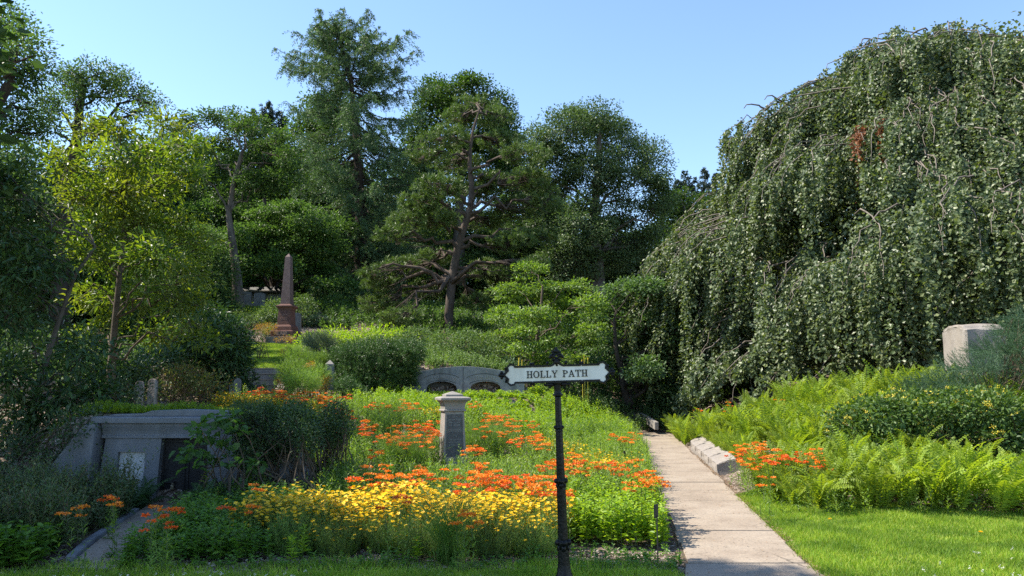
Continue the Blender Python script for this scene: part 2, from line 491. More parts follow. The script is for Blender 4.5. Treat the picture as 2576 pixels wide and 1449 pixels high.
ax = np.unique(np.r_[np.linspace(-400, -40, 14), np.linspace(-40, -14, 40), np.arange(-14, 18, .2), np.linspace(18, 44, 40), np.linspace(44, 400, 14)])
ay = np.unique(np.r_[np.linspace(-60, 0, 14), np.arange(0, 27, .2), np.arange(27, 80, .7), np.linspace(80, 600, 24)])
gx, gy = np.meshgrid(ax, ay)
gz = height(gx, gy)
nr = np.random.default_rng(3)
fine = ((np.abs(gx) < 16) & (gy < 30) & (np.abs(gx-path_mid(gy)) > 1.0))
gz = gz + nr.normal(0, .012, gz.shape)*fine
far = sstep(80, 300, gy); gz = gz*(1-far) + far*4
ny, nx = gx.shape
ii = (np.arange(ny-1)[:, None]*nx + np.arange(nx-1)[None]).reshape(-1)
F = np.stack([ii, ii+1, ii+nx+1, ii+nx], 1)
g = Geo(); g.add(np.stack([gx, gy, gz], -1).reshape(-1, 3), F)

def ground_mat():
    m, nt = new_mat('earth_mulch_and_turf'); L = nt.links.new
    geo = nd(nt, 'ShaderNodeNewGeometry')
    mp = nd(nt, 'ShaderNodeMapping'); L(geo.outputs['Position'], mp.inputs[0])
    vz = nd(nt, 'ShaderNodeTexVoronoi'); vz.inputs['Scale'].default_value = 26; vz.inputs['Randomness'].default_value = 1
    n0 = nd(nt, 'ShaderNodeTexNoise'); n0.inputs['Scale'].default_value = 9; n0.inputs['Detail'].default_value = 5
    L(geo.outputs['Position'], n0.inputs['Vector'])
    mxv = nd(nt, 'ShaderNodeMix', data_type='VECTOR'); mxv.inputs[0].default_value = .12
    L(geo.outputs['Position'], mxv.inputs[4]); L(n0.outputs['Color'], mxv.inputs[5]); L(mxv.outputs[1], vz.inputs['Vector'])
    sc = nd(nt, 'ShaderNodeSeparateColor'); L(vz.outputs['Color'], sc.inputs[0])
    chips = ramp(nt, [(0, (.05, .036, .026)), (.45, (.13, .095, .07)), (.8, (.26, .205, .165)), (1, (.40, .34, .29))]); L(sc.outputs[0], chips.inputs[0])
    n1 = nd(nt, 'ShaderNodeTexNoise'); n1.inputs['Scale'].default_value = 1.7; n1.inputs['Detail'].default_value = 6
    L(geo.outputs['Position'], n1.inputs['Vector'])
    turf = ramp(nt, [(.3, (.045, .075, .018)), (.55, (.075, .12, .026)), (.75, (.12, .145, .045))]); L(n1.outputs[0], turf.inputs[0])
    at_ = nd(nt, 'ShaderNodeAttribute', attribute_name='lawn')
    n2 = nd(nt, 'ShaderNodeTexNoise'); n2.inputs['Scale'].default_value = 4; n2.inputs['Detail'].default_value = 6; L(geo.outputs['Position'], n2.inputs['Vector'])
    ad = nd(nt, 'ShaderNodeMath', operation='ADD'); L(at_.outputs['Fac'], ad.inputs[0]); L(n2.outputs[0], ad.inputs[1])
    mr = nd(nt, 'ShaderNodeMapRange'); mr.inputs[1].default_value = .9; mr.inputs[2].default_value = 1.12; L(ad.outputs[0], mr.inputs[0])
    mx = nd(nt, 'ShaderNodeMix', data_type='RGBA'); L(mr.outputs[0], mx.inputs[0]); L(chips.outputs[0], mx.inputs[6]); L(turf.outputs[0], mx.inputs[7])
    p = nd(nt, 'ShaderNodeBsdfPrincipled'); p.inputs['Roughness'].default_value = .95; p.inputs['Specular IOR Level'].default_value = .1
    L(mx.outputs[2], p.inputs['Base Color'])
    bp = nd(nt, 'ShaderNodeBump'); bp.inputs['Strength'].default_value = .8; bp.inputs['Distance'].default_value = .03; L(vz.outputs['Distance'], bp.inputs['Height']); L(bp.outputs[0], p.inputs['Normal'])
    o = nd(nt, 'ShaderNodeOutputMaterial'); L(p.outputs[0], o.inputs[0])
    return m
M['ground'] = ground_mat()
gm = g.mesh('ground', [M['ground']], smooth=True)
fx, fy = gx.reshape(-1), gy.reshape(-1)
lawn = np.zeros(len(fx))
for pl in (LAWN_FRONT, LAWN_SLOPE, LAWN_HIGH): lawn[poly_in(pl, fx, fy)] = .8
lawn[(fy > 30) & (lawn == 0)] = .25
lawn[(fy > 80) | (fy < -6) | (np.abs(fx) > 40)] = .8
a_ = gm.attributes.new('lawn', 'FLOAT', 'POINT'); a_.data.foreach_set('value', lawn.astype(np.float32))
ground = tag(link('ground', gm), 'planted hillside ground with mulch beds and turf', 'ground', kind='structure')

# ------------------------------------------------------------------ concrete path of slabs
def concrete_mat():
    m, nt = new_mat('worn_concrete'); L = nt.links.new
    geo = nd(nt, 'ShaderNodeNewGeometry')
    n1 = nd(nt, 'ShaderNodeTexNoise'); n1.inputs['Scale'].default_value = 1.3; n1.inputs['Detail'].default_value = 8; n1.inputs['Roughness'].default_value = .7
    L(geo.outputs['Position'], n1.inputs['Vector'])
    c1 = ramp(nt, [(.28, (.195, .155, .12)), (.45, (.28, .228, .178)), (.6, (.315, .262, .207)), (.75, (.36, .305, .245))]); L(n1.outputs[0], c1.inputs[0])
    vs = nd(nt, 'ShaderNodeTexVoronoi'); vs.inputs['Scale'].default_value = 55; L(geo.outputs['Position'], vs.inputs['Vector'])
    sp = nd(nt, 'ShaderNodeSeparateColor'); L(vs.outputs['Color'], sp.inputs[0])
    rp = ramp(nt, [(.0, (.55, .55, .55)), (.12, (.9, .9, .9)), (.9, (1.02, 1.0, .98)), (1, (1.25, 1.22, 1.15))]); L(sp.outputs[1], rp.inputs[0])
    mu = nd(nt, 'ShaderNodeMix', data_type='RGBA', blend_type='MULTIPLY'); mu.inputs[0].default_value = .8; L(c1.outputs[0], mu.inputs[6]); L(rp.outputs[0], mu.inputs[7])
    # cracks
    nw = nd(nt, 'ShaderNodeTexNoise'); nw.inputs['Scale'].default_value = 5; nw.inputs['Detail'].default_value = 5; L(geo.outputs['Position'], nw.inputs['Vector'])
    mv = nd(nt, 'ShaderNodeMix', data_type='VECTOR'); mv.inputs[0].default_value = .16; L(geo.outputs['Position'], mv.inputs[4]); L(nw.outputs['Color'], mv.inputs[5])
    vc = nd(nt, 'ShaderNodeTexVoronoi', feature='DISTANCE_TO_EDGE'); vc.inputs['Scale'].default_value = .95; L(mv.outputs[1], vc.inputs['Vector'])
    lt = nd(nt, 'ShaderNodeMapRange'); lt.inputs[1].default_value = .002; lt.inputs[2].default_value = .008; lt.inputs[3].default_value = 1; lt.inputs[4].default_value = 0; L(vc.outputs['Distance'], lt.inputs[0])
    nm = nd(nt, 'ShaderNodeTexNoise'); nm.inputs['Scale'].default_value = .6; nm.inputs['Detail'].default_value = 1; L(geo.outputs['Position'], nm.inputs['Vector'])
    mm = nd(nt, 'ShaderNodeMapRange'); mm.inputs[1].default_value = .48; mm.inputs[2].default_value = .56; mm.inputs[4].default_value = .75; L(nm.outputs[0], mm.inputs[0])
    ml = nd(nt, 'ShaderNodeMath', operation='MULTIPLY'); L(lt.outputs[0], ml.inputs[0]); L(mm.outputs[0], ml.inputs[1])
    mx = nd(nt, 'ShaderNodeMix', data_type='RGBA'); L(ml.outputs[0], mx.inputs[0]); L(mu.outputs[2], mx.inputs[6]); mx.inputs[7].default_value = (.09, .075, .06, 1)
    p = nd(nt, 'ShaderNodeBsdfPrincipled'); p.inputs['Roughness'].default_value = .92; p.inputs['Specular IOR Level'].default_value = .15
    L(mx.outputs[2], p.inputs['Base Color'])
    nb = nd(nt, 'ShaderNodeTexNoise'); nb.inputs['Scale'].default_value = 45; nb.inputs['Detail'].default_value = 5; L(geo.outputs['Position'], nb.inputs['Vector'])
    bp = nd(nt, 'ShaderNodeBump'); bp.inputs['Strength'].default_value = .35; bp.inputs['Distance'].default_value = .01; L(nb.outputs[0], bp.inputs['Height']); L(bp.outputs[0], p.inputs['Normal'])
    o = nd(nt, 'ShaderNodeOutputMaterial'); L(p.outputs[0], o.inputs[0])
    return m
M['concrete'] = concrete_mat()
M['joint'] = solid_mat('dirt_joint', (.07, .055, .04), (.13, .105, .08), 20, .95, .1)

hb = HB(); pr = np.random.default_rng(11)
y = 1.0; k = 0
joints = []
while y < 26.2:
    ln = pr.choice([.62, .72, .95, 1.1]); y1 = min(y + ln, 26.4)
    gap = pr.choice([.012, .018, .026])
    dz = pr.normal(0, .003)
    def cx_(yy): return path_mid(yy)
    e = pr.normal(0, .012, 4)
    w = .545
    z = .035 + dz
    # the near slabs flare towards the road
    fl = lambda yy: 0.0 if yy > 7.0 else (7.0 - yy) * .10
    P_ = [(cx_(y) - w + e[0] - fl(y), y + gap), (cx_(y) + w + e[1] + fl(y), y + gap + pr.normal(0, .006)), (cx_(y1) + w + e[1] + fl(y1), y1), (cx_(y1) - w + e[0] - fl(y1), y1)]
    vs = [hb.bm.verts.new((p[0], p[1], -.05)) for p in P_] + [hb.bm.verts.new((p[0], p[1], z + pr.normal(0, .001))) for p in P_]
    for f in ((3,2,1,0),(4,5,6,7),(0,1,5,4),(1,2,6,5),(2,3,7,6),(3,0,4,7)): hb.bm.faces.new([vs[i] for i in f])
    y = y1
path = hb.done('path', M['concrete'], None, bevel=.004, seg=1)
tag(path, 'narrow cracked concrete slab path leading into dark trees', 'path', kind='structure')
hb = HB()
vs = [hb.bm.verts.new(p) for p in ((path_mid(1)-.55, 1, .022), (path_mid(1)+.55, 1, .022), (path_mid(26.3)+.55, 26.3, .022), (path_mid(26.3)-.55, 26.3, .022))]
hb.bm.faces.new(vs)
tag(hb.done('path_joint_dirt', M['joint']), 'dirt in the joints of the concrete path', 'path', kind='structure')

# ------------------------------------------------------------------ HOLLY PATH sign
SX = at(1418, 1449, 6.3)
sign = thing('path_sign', 'black iron post with cream plate reading HOLLY PATH and trefoil finial', 'sign', (SX[0] + .010, 6.3, -.03), rot=(0, R(-1.7), R(1.5)))
prof = [(0, .11), (.05, .115), (.055, .10), (.075, .10), (.09, .088), (.10, .092), (.118, .092), (.128, .084), (.135, .066)]
hb = HB(); hb.lathe([(z * 1.0, r) for z, r in prof], 20); hb.done('base', M['black_iron'], sign, smooth=False, bevel=.003)
def cruci(a, z): return 1 + .10 * math.cos(4 * a)
hb = HB()
hb.lathe([(.13, .066), (.15, .062), (.19, .050), (.25, .043), (.32, .040), (.40, .036), (.75, .0335), (1.15, .0275), (1.53, .0225), (1.55, .0225)], 24, wob=cruci); hb.done('post', M['black_iron'], sign, smooth=True)
for zc, rr in ((.405, .058), (.88, .050), (1.30, .037)):
    hb = HB()
    for a in range(4):
        an = a * math.pi / 2
        hb.ball((rr * .74 * math.cos(an), rr * .74 * math.sin(an), zc), rr * .42, 1, 1, 1.0)
        hb.ball((rr * .50 * math.cos(an), rr * .50 * math.sin(an), zc - rr * .75), rr * .36, 1, 1, 1.5)
    hb.lathe([(zc - rr * .9, rr * .62), (zc, rr * .74), (zc + rr * .35, rr * .6)], 12)
    hb.done('collar', M['black_iron'], sign, smooth=True)
hb = HB(); hb.lathe([(1.545, .025), (1.552, .041), (1.564, .041), (1.568, .030), (1.59, .027), (1.638, .030), (1.652, .036), (1.662, .036)], 20); hb.done('plate_socket', M['black_iron'], sign, bevel=.002)
# plate outline (x-z about its centre); pulled-in corners with scooped ends
ZP = 1.728
hw, hh = .372, .056
def plate_outline(o=0.0):
    pts = []
    W_, H_ = hw + o, hh + o
    right = [(W_ - .028, -H_), (W_ - .022, -H_ - .014), (W_ + .004, -H_ - .020), (W_ + .022, -H_ - .004), (W_ + .016, -H_ + .024), (W_ + .022, -.026), (W_ + .042, -.006), (W_ + .046, 0),
             (W_ + .042, .006), (W_ + .022, .026), (W_ + .016, H_ - .024), (W_ + .022, H_ + .004), (W_ + .004, H_ + .020), (W_ - .022, H_ + .014), (W_ - .028, H_)]
    pts += right
    pts += [(.205, H_), (.20, H_ + .010), (.195, H_), (.05, H_), (.022, H_ + .012), (.010, H_ + .036), (0, H_ + .046), (-.010, H_ + .036), (-.022, H_ + .012), (-.05, H_), (-.195, H_), (-.20, H_ + .010), (-.205, H_)]
    pts += [(-a, b) for a, b in right[::-1]]
    pts += [(-.205, -H_), (-.20, -H_ - .010), (-.195, -H_), (.195, -H_), (.20, -H_ - .010), (.205, -H_)]
    return [(a, b + ZP) for a, b in pts]
hb = HB(); hb.prism(plate_outline(0), -.013, .013); hb.done('plate', M['sign_white'], sign)
def ring_from(o0, o1):
    a, b = plate_outline(o0), plate_outline(o1)
    return a, b
hb = HB()
outer = plate_outline(0); cen = np.array([0, ZP])
big = []
N_ = len(outer)
for i in range(N_):
    p0, p1, p2 = np.array(outer[i-1]), np.array(outer[i]), np.array(outer[(i+1) % N_])
    t = p2 - p0; t = t / (np.linalg.norm(t) + 1e-9); nrm = np.array([t[1], -t[0]])
    big.append(tuple(p1 + nrm * .016))
hb.ring_prism(big, [(a * .999, ZP + (b - ZP) * .995) for a, b in outer], -.019, .019)
hb.done('plate_border', M['black_iron'], sign, bevel=.0035)
for sx in (-1, 1):
    hb = HB(); c0 = hw + .062
    for dx, dz, r_ in ((.0, 0, .016), (.024, 0, .015), (.014, .020, .012), (.014, -.020, .012), (-.026, .034, .011), (-.026, -.034, .011), (-.02, .052, .010), (-.02, -.052, .010)):
        hb.ball((sx * (c0 + dx), 0, ZP + dz), r_ * 1.15, 1, .75, 1)
    hb.done('end_scroll', M['black_iron'], sign, smooth=True)
    for zz in (ZP + hh + .026, ZP - hh - .026):
        hb = HB()
        for x_ in (.192, .210): hb.ball((sx * x_, 0, zz), .012, 1, .8, 1)
        hb.done('knob', M['black_iron'], sign, smooth=True)
    hb = HB(); hb.ball((sx * .075, 0, ZP + hh + .030), .013, 1, .8, 1); hb.done('knob', M['black_iron'], sign, smooth=True)
    hb = HB(); hb.ball((sx * .055, 0, ZP - hh - .030), .024, 1.4, .6, .8); hb.ball((sx * .09, 0, ZP - hh - .032), .016, 1.4, .6, .9); hb.ball((sx * .06, 0, ZP - hh - .050), .012, 1, .7, 1)
    hb.done('bracket_scroll', M['black_iron'], sign, smooth=True)
hb = HB(); zf = ZP + hh + .06
hb.ring_prism([(0.028 * math.cos(a), zf + .060 + .028 * math.sin(a)) for a in np.linspace(0, 2 * np.pi, 16, endpoint=False)],
              [((.011 if i % 4 == 0 else .0085) * math.cos(a), zf + .060 + (.013 if i % 4 == 0 else .0085) * math.sin(a)) for i, a in enumerate(np.linspace(0, 2 * np.pi, 16, endpoint=False))], -.012, .012)
hb.lathe([(zf - .02, .030), (zf + .01, .022), (zf + .036, .018)], 10)
for sx in (-1, 1):
    hb.ball((sx * .040, 0, zf + .062), .021, 1.0, .7, .95); hb.ball((sx * .053, 0, zf + .048), .014, 1, .7, 1); hb.ball((sx * .026, 0, zf + .086), .016, 1, .7, 1)
    hb.ball((sx * .033, 0, zf + .104), .010, 1, .7, 1); hb.ball((sx * .030, 0, zf + .024), .013, 1, .7, 1.2)
hb.ball((0, 0, zf + .112), .024, 1.0, .75, .9); hb.ball((0, 0, zf + .134), .015, .9, .75, 1.3)
fin = hb.done('finial', M['black_iron'], sign, smooth=True)
for v_ in fin.data.vertices: v_.co.z = ZP + hh + .02 + (v_.co.z - ZP - hh - .04) * .80; v_.co.x *= .95
hb = HB(); hb.ball((0, -.014, ZP + hh + .012), .010, 1, .5, 1); hb.done('rivet', M['black_iron'], sign, smooth=True)

def serif_word(hb, s, x0, x1, z0, z1, y0, y1):
    """slab-serif capitals from strokes"""
    Hh = z1 - z0; th = .155 * Hh; tn = .085 * Hh; sf = .08 * Hh
    wid = {'H': .95, 'O': .92, 'L': .80, 'Y': .95, 'P': .80, 'A': .98, 'T': .85, ' ': .55}
    tot = sum(wid[c] for c in s); gp = .10; tot += gp * (len(s) - 1)
    k = (x1 - x0) / tot; x = x0
    def bar(a, b, c, d): hb.box(a, b, y0, y1, z0 + c * Hh, z0 + d * Hh)
    def quad(p): hb.prism([(q[0], z0 + q[1] * Hh) for q in p], y0, y1)
    e = .0012
    for ch in s:
        w = wid[ch] * k
        if ch == 'H':
            for c in (x + w * .22, x + w * .78):
                bar(c - th / 2, c + th / 2, .075, .925); bar(c - th * 1.25, c + th * 1.25, 0, .08); bar(c - th * 1.25, c + th * 1.25, .92, 1)
            bar(x + w * .22 + th / 2, x + w * .78 - th / 2, .46, .55)
        elif ch == 'L':
            c = x + w * .30; bar(c - th / 2, c + th / 2, .075, .925); bar(c - th * 1.25, c + th * 1.25, .92, 1); bar(c - th * 1.25, x + w, 0, .08); bar(x + w - tn, x + w, .08, .30)
        elif ch == 'T':
            c = x + w * .5; bar(c - th / 2, c + th / 2, .075, .92); bar(c - th * 1.25, c + th * 1.25, 0, .08); bar(x, x + w, .92, 1); bar(x, x + tn, .70, .92); bar(x + w - tn, x + w, .70, .92)
        elif ch == 'P':
            c = x + w * .26; bar(c - th / 2, c + th / 2, .075, .925); bar(c - th * 1.2, c + th * 1.2, 0, .08); bar(c - th * 1.2, c + th / 2, .92, 1)
            n = 14; cx2 = c + th / 2; rz_, rx_ = .275, w - (cx2 - x)
            o = [(cx2 + rx_ * math.sin(math.pi * i / n), z0 + Hh * (.725 + rz_ * math.cos(math.pi * i / n))) for i in range(n + 1)]
            q = [(cx2 + (rx_ - th) * math.sin(math.pi * i / n), z0 + Hh * (.725 + (rz_ - .085) * math.cos(math.pi * i / n))) for i in range(n + 1)]
            for i in range(n): hb.prism([o[i], o[i + 1], q[i + 1], q[i]], y0, y1)
        elif ch == 'O':
            n = 24; c = x + w / 2; rx_ = w / 2
            o = [(c + rx_ * math.cos(2 * math.pi * i / n), z0 + Hh * (.5 + .515 * math.sin(2 * math.pi * i / n))) for i in range(n)]
            q = [(c + (rx_ - th) * math.cos(2 * math.pi * i / n), z0 + Hh * (.5 + .42 * math.sin(2 * math.pi * i / n))) for i in range(n)]
            hb.ring_prism(o, q, y0, y1)
        elif ch == 'Y':
            c = x + w / 2; bar(c - th / 2, c + th / 2, .075, .46); bar(c - th * 1.2, c + th * 1.2, 0, .08)
            quad([(c - th * .5, .46), (c + th * .5, .46), (x + w * .17 + th * .6, .93), (x + w * .17 - th * .5, .93)])
            quad([(c - th * .2, .455), (c + th * .5, .455), (x + w * .83 + tn * .5, .928), (x + w * .83 - tn * .6, .928)])
            bar(x, x + w * .40, .93, 1); bar(x + w * .64, x + w, .93, 1)
        elif ch == 'A':
            c = x + w / 2
            quad([(x + w * .16 - tn * .5, .075), (x + w * .16 + tn * .6, .075), (c + tn * .1, 1), (c - tn * .9, 1)])
            quad([(x + w * .80 - th * .5, .074), (x + w * .80 + th * .6, .074), (c + th * .35, 1.002), (c - th * .65, 1.002)])
            bar(x + w * .28, x + w * .70, .28, .36); bar(x, x + w * .36, 0, .08); bar(x + w * .60, x + w, 0, .08)
        x += w + gp * k
hb = HB(); serif_word(hb, 'HOLLY PATH', -.247, .247, ZP - .030, ZP + .026, -.0185, -.0125); hb.done('lettering', M['black_iron'], sign)

# ------------------------------------------------------------------ grey granite monument in the flower bed
mp_ = at(1137, 1166, 14.0)
mon = thing('granite_monument', 'grey granite pillar monument with flared pyramid cap among orange flowers', 'monument', (mp_[0], 14.0, .10), R(17.8))
hb = HB(); hb.stack([(-.15, .29, .29), (.13, .29, .29)]); hb.done('plinth', M['granite'], mon, bevel=.012)
hb = HB(); hb.stack([(.13, .265, .265), (.145, .262, .262), (.165, .235, .235), (.20, .222, .222), (.215, .215, .215)]); hb.done('base_moulding', M['granite'], mon, bevel=.006)
hb = HB(); hb.stack([(.215, .205, .205), (1.045, .172, .172)]); hb.done('shaft', M['granite'], mon, bevel=.006)
hb = HB()   # sunk panel, following the batter of the shaft
def bat(z): return .205 - (z - .215) / .83 * .033
pv = [(-.165, -bat(.27) - .003, .27), (.165, -bat(.27) - .003, .27), (.140, -bat(1.0) - .003, 1.0), (-.140, -bat(1.0) - .003, 1.0)]
vs = [hb.bm.verts.new(p) for p in pv] + [hb.bm.verts.new((p[0], p[1] + .01, p[2])) for p in pv]
for f in ((0,1,2,3),(4,7,6,5),(0,4,5,1),(1,5,6,2),(2,6,7,3),(3,7,4,0)): hb.bm.faces.new([vs[i] for i in f])
panel = hb.done('inscribed_panel', M['granite_dark'], mon)
tilt = math.atan(.033 / .83)
for k, (s_, z, w_) in enumerate((('CAPT.', .955, .085), ('JAMES M. SCALD', .905, .235), ('MAY 24, 1814.', .857, .20), ('DEC. 20, 1863.', .81, .21), ('', 0, 0), ('FOUND DROWNED', .735, .24), ('AT SEA IN PEACE', .705, .23), ('HANNAH P. SCALD', .56, .235), ('AUG. 17, 1826.', .515, .21), ('JUNE 3, 1875.', .47, .21))):
    if s_: text_obj('inscription', s_, .034 if k < 4 else .028, .001, M['carved'], panel, (0, -bat(z) - .0045, z), rot=(R(90) - tilt, 0, 0), width=w_)
hb = HB(); hb.stack([(1.045, .192, .192), (1.055, .205, .205), (1.075, .205, .205), (1.085, .192, .192)]); hb.done('necking', M['granite'], mon, bevel=.006)
hb = HB(); hb.stack([(1.085, .180, .180), (1.14, .183, .183), (1.19, .196, .196), (1.225, .222, .222), (1.243, .252, .252)]); hb.done('flared_neck', M['granite'], mon)
hb = HB(); hb.stack([(1.243, .268, .268), (1.285, .272, .272), (1.30, .24, .24), (1.312, .16, .16)]); hb.done('cap_slab', M['granite'], mon, bevel=.008)
hb = HB(); hb.stack([(1.312, .155, .155), (1.345, .155, .155), (1.405, 0, 0)]); hb.done('pyramid_cap', M['granite'], mon, bevel=.004)

# ------------------------------------------------------------------ red obelisk
op = at(720, 862, 32.0)
ob = thing('obelisk', 'tall reddish brown obelisk marked BLAIR at top of grass slope', 'obelisk', (op[0] - .02, 32.0, op[2]), R(-7))
hb = HB(); hb.stack([(-.5, .60, .60), (.22, .60, .60)]); hb.done('plinth', M['tombstone'], ob, bevel=.02)
hb = HB(); hb.stack([(.22, .475, .475), (.45, .475, .475), (.475, .45, .45)]); nb_ = hb.done('name_block', M['redstone'], ob, bevel=.01)
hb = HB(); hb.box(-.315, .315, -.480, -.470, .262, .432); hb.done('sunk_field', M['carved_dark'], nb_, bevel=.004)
text_obj('lettering', 'BLAIR', .20, .012, M['letter'], nb_, (0, -.482, .346), width=.56, bold=.008)
hb = HB(); hb.stack([(.475, .375, .375), (.64, .365, .365), (.70, .33, .33), (.72, .31, .31)]); hb.done('upper_base', M['redstone'], ob, bevel=.01)
hb = HB(); hb.stack([(.72, .285, .285), (1.33, .255, .255)]); die = hb.done('die', M['redstone'], ob, bevel=.008)
for s_, z, w_ in (('JOHN BLAIR', 1.15, .34), ('DIED', 1.10, .10), ('BORN JUNE 4', 1.0, .3), ('MARY BLAIR', .95, .28)):
    text_obj('inscription', s_, .045, .001, M['letter'], die, (0, -(.285 - (z - .72) / .61 * .03) - .003, z), rot=(R(87.2), 0, 0), width=w_)
hb = HB(); hb.stack([(1.33, .265, .265), (1.40, .28, .28), (1.45, .33, .33), (1.475, .345, .345), (1.515, .345, .345), (1.535, .31, .31), (1.56, .24, .24), (1.59, .225, .225)]); hb.done('cornice', M['redstone'], ob, bevel=.005)
hb = HB(); hb.stack([(1.59, .205, .205), (3.58, .112, .112), (3.74, 0, 0)]); hb.done('shaft', M['mauvestone'], ob, bevel=.006)

# small pointed marker
q = at(829, 950, 21.5)
mk = thing('marker_post', 'short dark granite post with pyramid top between feathery shrub and yew', 'gravestone', (q[0], 21.5, q[2] - .15), R(6))
hb = HB(); hb.stack([(-.2, .125, .125), (.52, .115, .115)]); hb.done('shaft', M['tombstone'], mk, bevel=.006)
hb = HB(); hb.stack([(.52, .115, .115), (.64, 0, 0)]); hb.done('pyramid_top', M['granite'], mk)
text_obj('lettering', 'EDITH', .07, .002, M['carved'], mk, (0, -.122, .38), width=.15)

# ------------------------------------------------------------------ curved family stone
q = at(1165, 975, 24.0)
fs = thing('family_gravestone', 'long low grey gravestone with curved top and two niches below raised arched names', 'gravestone', (q[0] + .02, 24.0, 1.07), R(2))
hb = HB()
W2, zt = 1.86, 1.12
top = [(x, zt - .185 * (abs(x) / 1.48) ** 1.75) for x in np.linspace(W2, -W2, 25)]
def arch(cx, n=10): return [(cx + .46 * math.cos(a), .46 + .20 * math.sin(a)) for a in np.linspace(math.pi, 0, n)]
low = [(-W2, -.2), (-W2 + .25, -.2), (-1.13, -.2)] + arch(-.67) + [(-.21, -.2), (.21, -.2)] + arch(.67) + [(1.13, -.2), (W2, -.2)]
hb.prism(low + top, -.2, .2); slab = hb.done('slab', M['family_stone'], fs, bevel=.008)
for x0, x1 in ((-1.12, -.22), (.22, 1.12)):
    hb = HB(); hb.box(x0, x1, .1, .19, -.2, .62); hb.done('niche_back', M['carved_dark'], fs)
for x0, x1 in ((-W2 - .06, -1.14), (1.14, W2 + .06)):
    hb = HB(); hb.box(x0, x1, -.26, .26, -.3, .19); hb.done('footing', M['family_stone'], fs, bevel=.01)
for cx_i, s_ in ((-.67, 'HORACE PARTRIDGE'), (.62, 'OTIS N. SEFERO')):
    text_obj('lettering', s_, .12, .006, M['carved'], slab, (cx_i, -.204, .80), width=.90, arc=1.15, bold=.003)
    for dz in (.10, -.10):
        hb = HB()
        a_ = np.linspace(-.44, .44, 13); rr = 1.15
        o = [(cx_i + (rr + dz + .008) * math.sin(t), .80 - rr + (rr + dz + .008) * math.cos(t)) for t in a_]
        i_ = [(cx_i + (rr + dz - .008) * math.sin(t), .80 - rr + (rr + dz - .008) * math.cos(t)) for t in a_]
        for j in range(12): hb.prism([o[j], o[j+1], i_[j+1], i_[j]], -.206, -.199)
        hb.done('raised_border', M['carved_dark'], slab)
hb = HB(); hb.box(-.025, -.008, -.204, -.19, .3, zt - .02); hb.done('joint', M['carved_dark'], slab)

# ------------------------------------------------------------------ steps
st = thing('stone_steps', 'dark stone steps with pale sloping cheek wall climbing to grass slope', 'steps', (-7.28, 22.0, 1.44), R(0))
for k in range(4):
    hb = HB(); hb.box(-.75, .60, .34 * k, .34 * k + .5, -.4, .165 * (k + 1)); hb.done('step', M['tomb_stone'], st, bevel=.012)
    hb = HB(); hb.box(-.76, .61, .34 * k - .022, .34 * k + .33, .165 * (k + 1) + .001, .165 * (k + 1) + .018); hb.done('tread_edge', M['tombstone'], st, bevel=.004)
hb = HB(); hb.prism([(-.35, -.4), (1.8, -.4), (1.8, .74), (1.3, .74), (-.1, .06), (-.35, .02)], .62, .86, axis='x'); hb.done('cheek_wall', M['granite_pale'], st, bevel=.015)

# ------------------------------------------------------------------ tomb built into the bank
tb = thing('bank_tomb', 'dark granite tomb front in the bank with iron door and marble tablet', 'tomb', (-4.50, 10.8, 0), R(1.0))
hb = HB()   # left pier with an opening for the tablet
def frame4(outer, inner, y0, y1):
    for i in range(4):
        j = (i + 1) % 4
        hb.prism([outer[i], outer[j], inner[j], inner[i]], y0, y1)
frame4([(-1.17, -.1), (-.36, -.1), (-.31, .885), (-1.07, .885)], [(-.91, .10), (-.54, .10), (-.52, .70), (-.89, .70)], -.0, .3)
hb.box(-1.0, -.45, .12, .29, .0, .8)
lp = hb.done('pier', M['tomb_stone'], tb)
hb = HB(); hb.box(-.905, -.525, .06, .115, .105, .70); hb.done('tablet', M['marble'], lp, bevel=.004)
hb = HB()
hb.prism([(.36, -.1), (1.17, -.1), (1.07, .885), (.31, .885)], 0, .3); hb.done('pier', M['tomb_stone'], tb, bevel=.008)
hb = HB(); hb.prism([(-.022, .887), (.3, .887), (.3, 1.09), (-.05, 1.09), (-.045, 1.05), (-.012, .98), (0, .94), (0, .93), (-.022, .92)], -1.12, 1.12, axis='x'); hb.done('frieze', M['tomb_stone'], tb, bevel=.006)
hb = HB(); hb.prism([(-.10, 1.092), (.32, 1.092), (.32, 1.18), (-.06, 1.18), (-.10, 1.165)], -1.24, 1.24, axis='x'); hb.done('cornice', M['tomb_stone'], tb, bevel=.008)
hb = HB(); hb.prism([(-1.05, 1.182), (1.05, 1.182), (1.05, 1.205), (.62, 1.215), (.48, 1.255), (0, 1.275), (-.48, 1.258), (-.62, 1.215), (-1.05, 1.204)], .03, .28); hb.done('blocking_course', M['tomb_stone'], tb, bevel=.012)
for sx in (-1, 1):
    hb = HB(); Q = [(sx * 1.13, 1.09), (sx * 1.30, 1.08), (sx * 1.80, .40), (sx * 1.90, .2), (sx * 1.90, -.2), (sx * 1.20, -.2)]
    hb.prism(Q if sx > 0 else Q[::-1], -.18, .3); hb.done('wing_wall', M['tomb_stone'], tb, bevel=.03)
hb = HB(); hb.box(-.35, .35, .12, .18, -.12, .886); door = hb.done('door', M['door_iron'], tb)
hb = HB()
for x0, x1 in ((-.33, -.01), (.01, .33)):
    hb.box(x0, x1, .105, .12, .62, .66); hb.box(x0, x0 + .03, .104, .12, -.1, .86); hb.box(x1 - .03, x1, .104, .12, -.1, .86); hb.box(x0 + .03, x1 - .03, .103, .12, .05, .09); hb.box(x0 + .03, x1 - .03, .103, .12, .82, .86)
hb.done('door_panel_moulding', M['door_iron'], door, bevel=.004)
hb = HB(); hb.box(-.36, -.14, .085, .103, .27, .305); hb.done('bolt', M['door_iron'], door, bevel=.004)
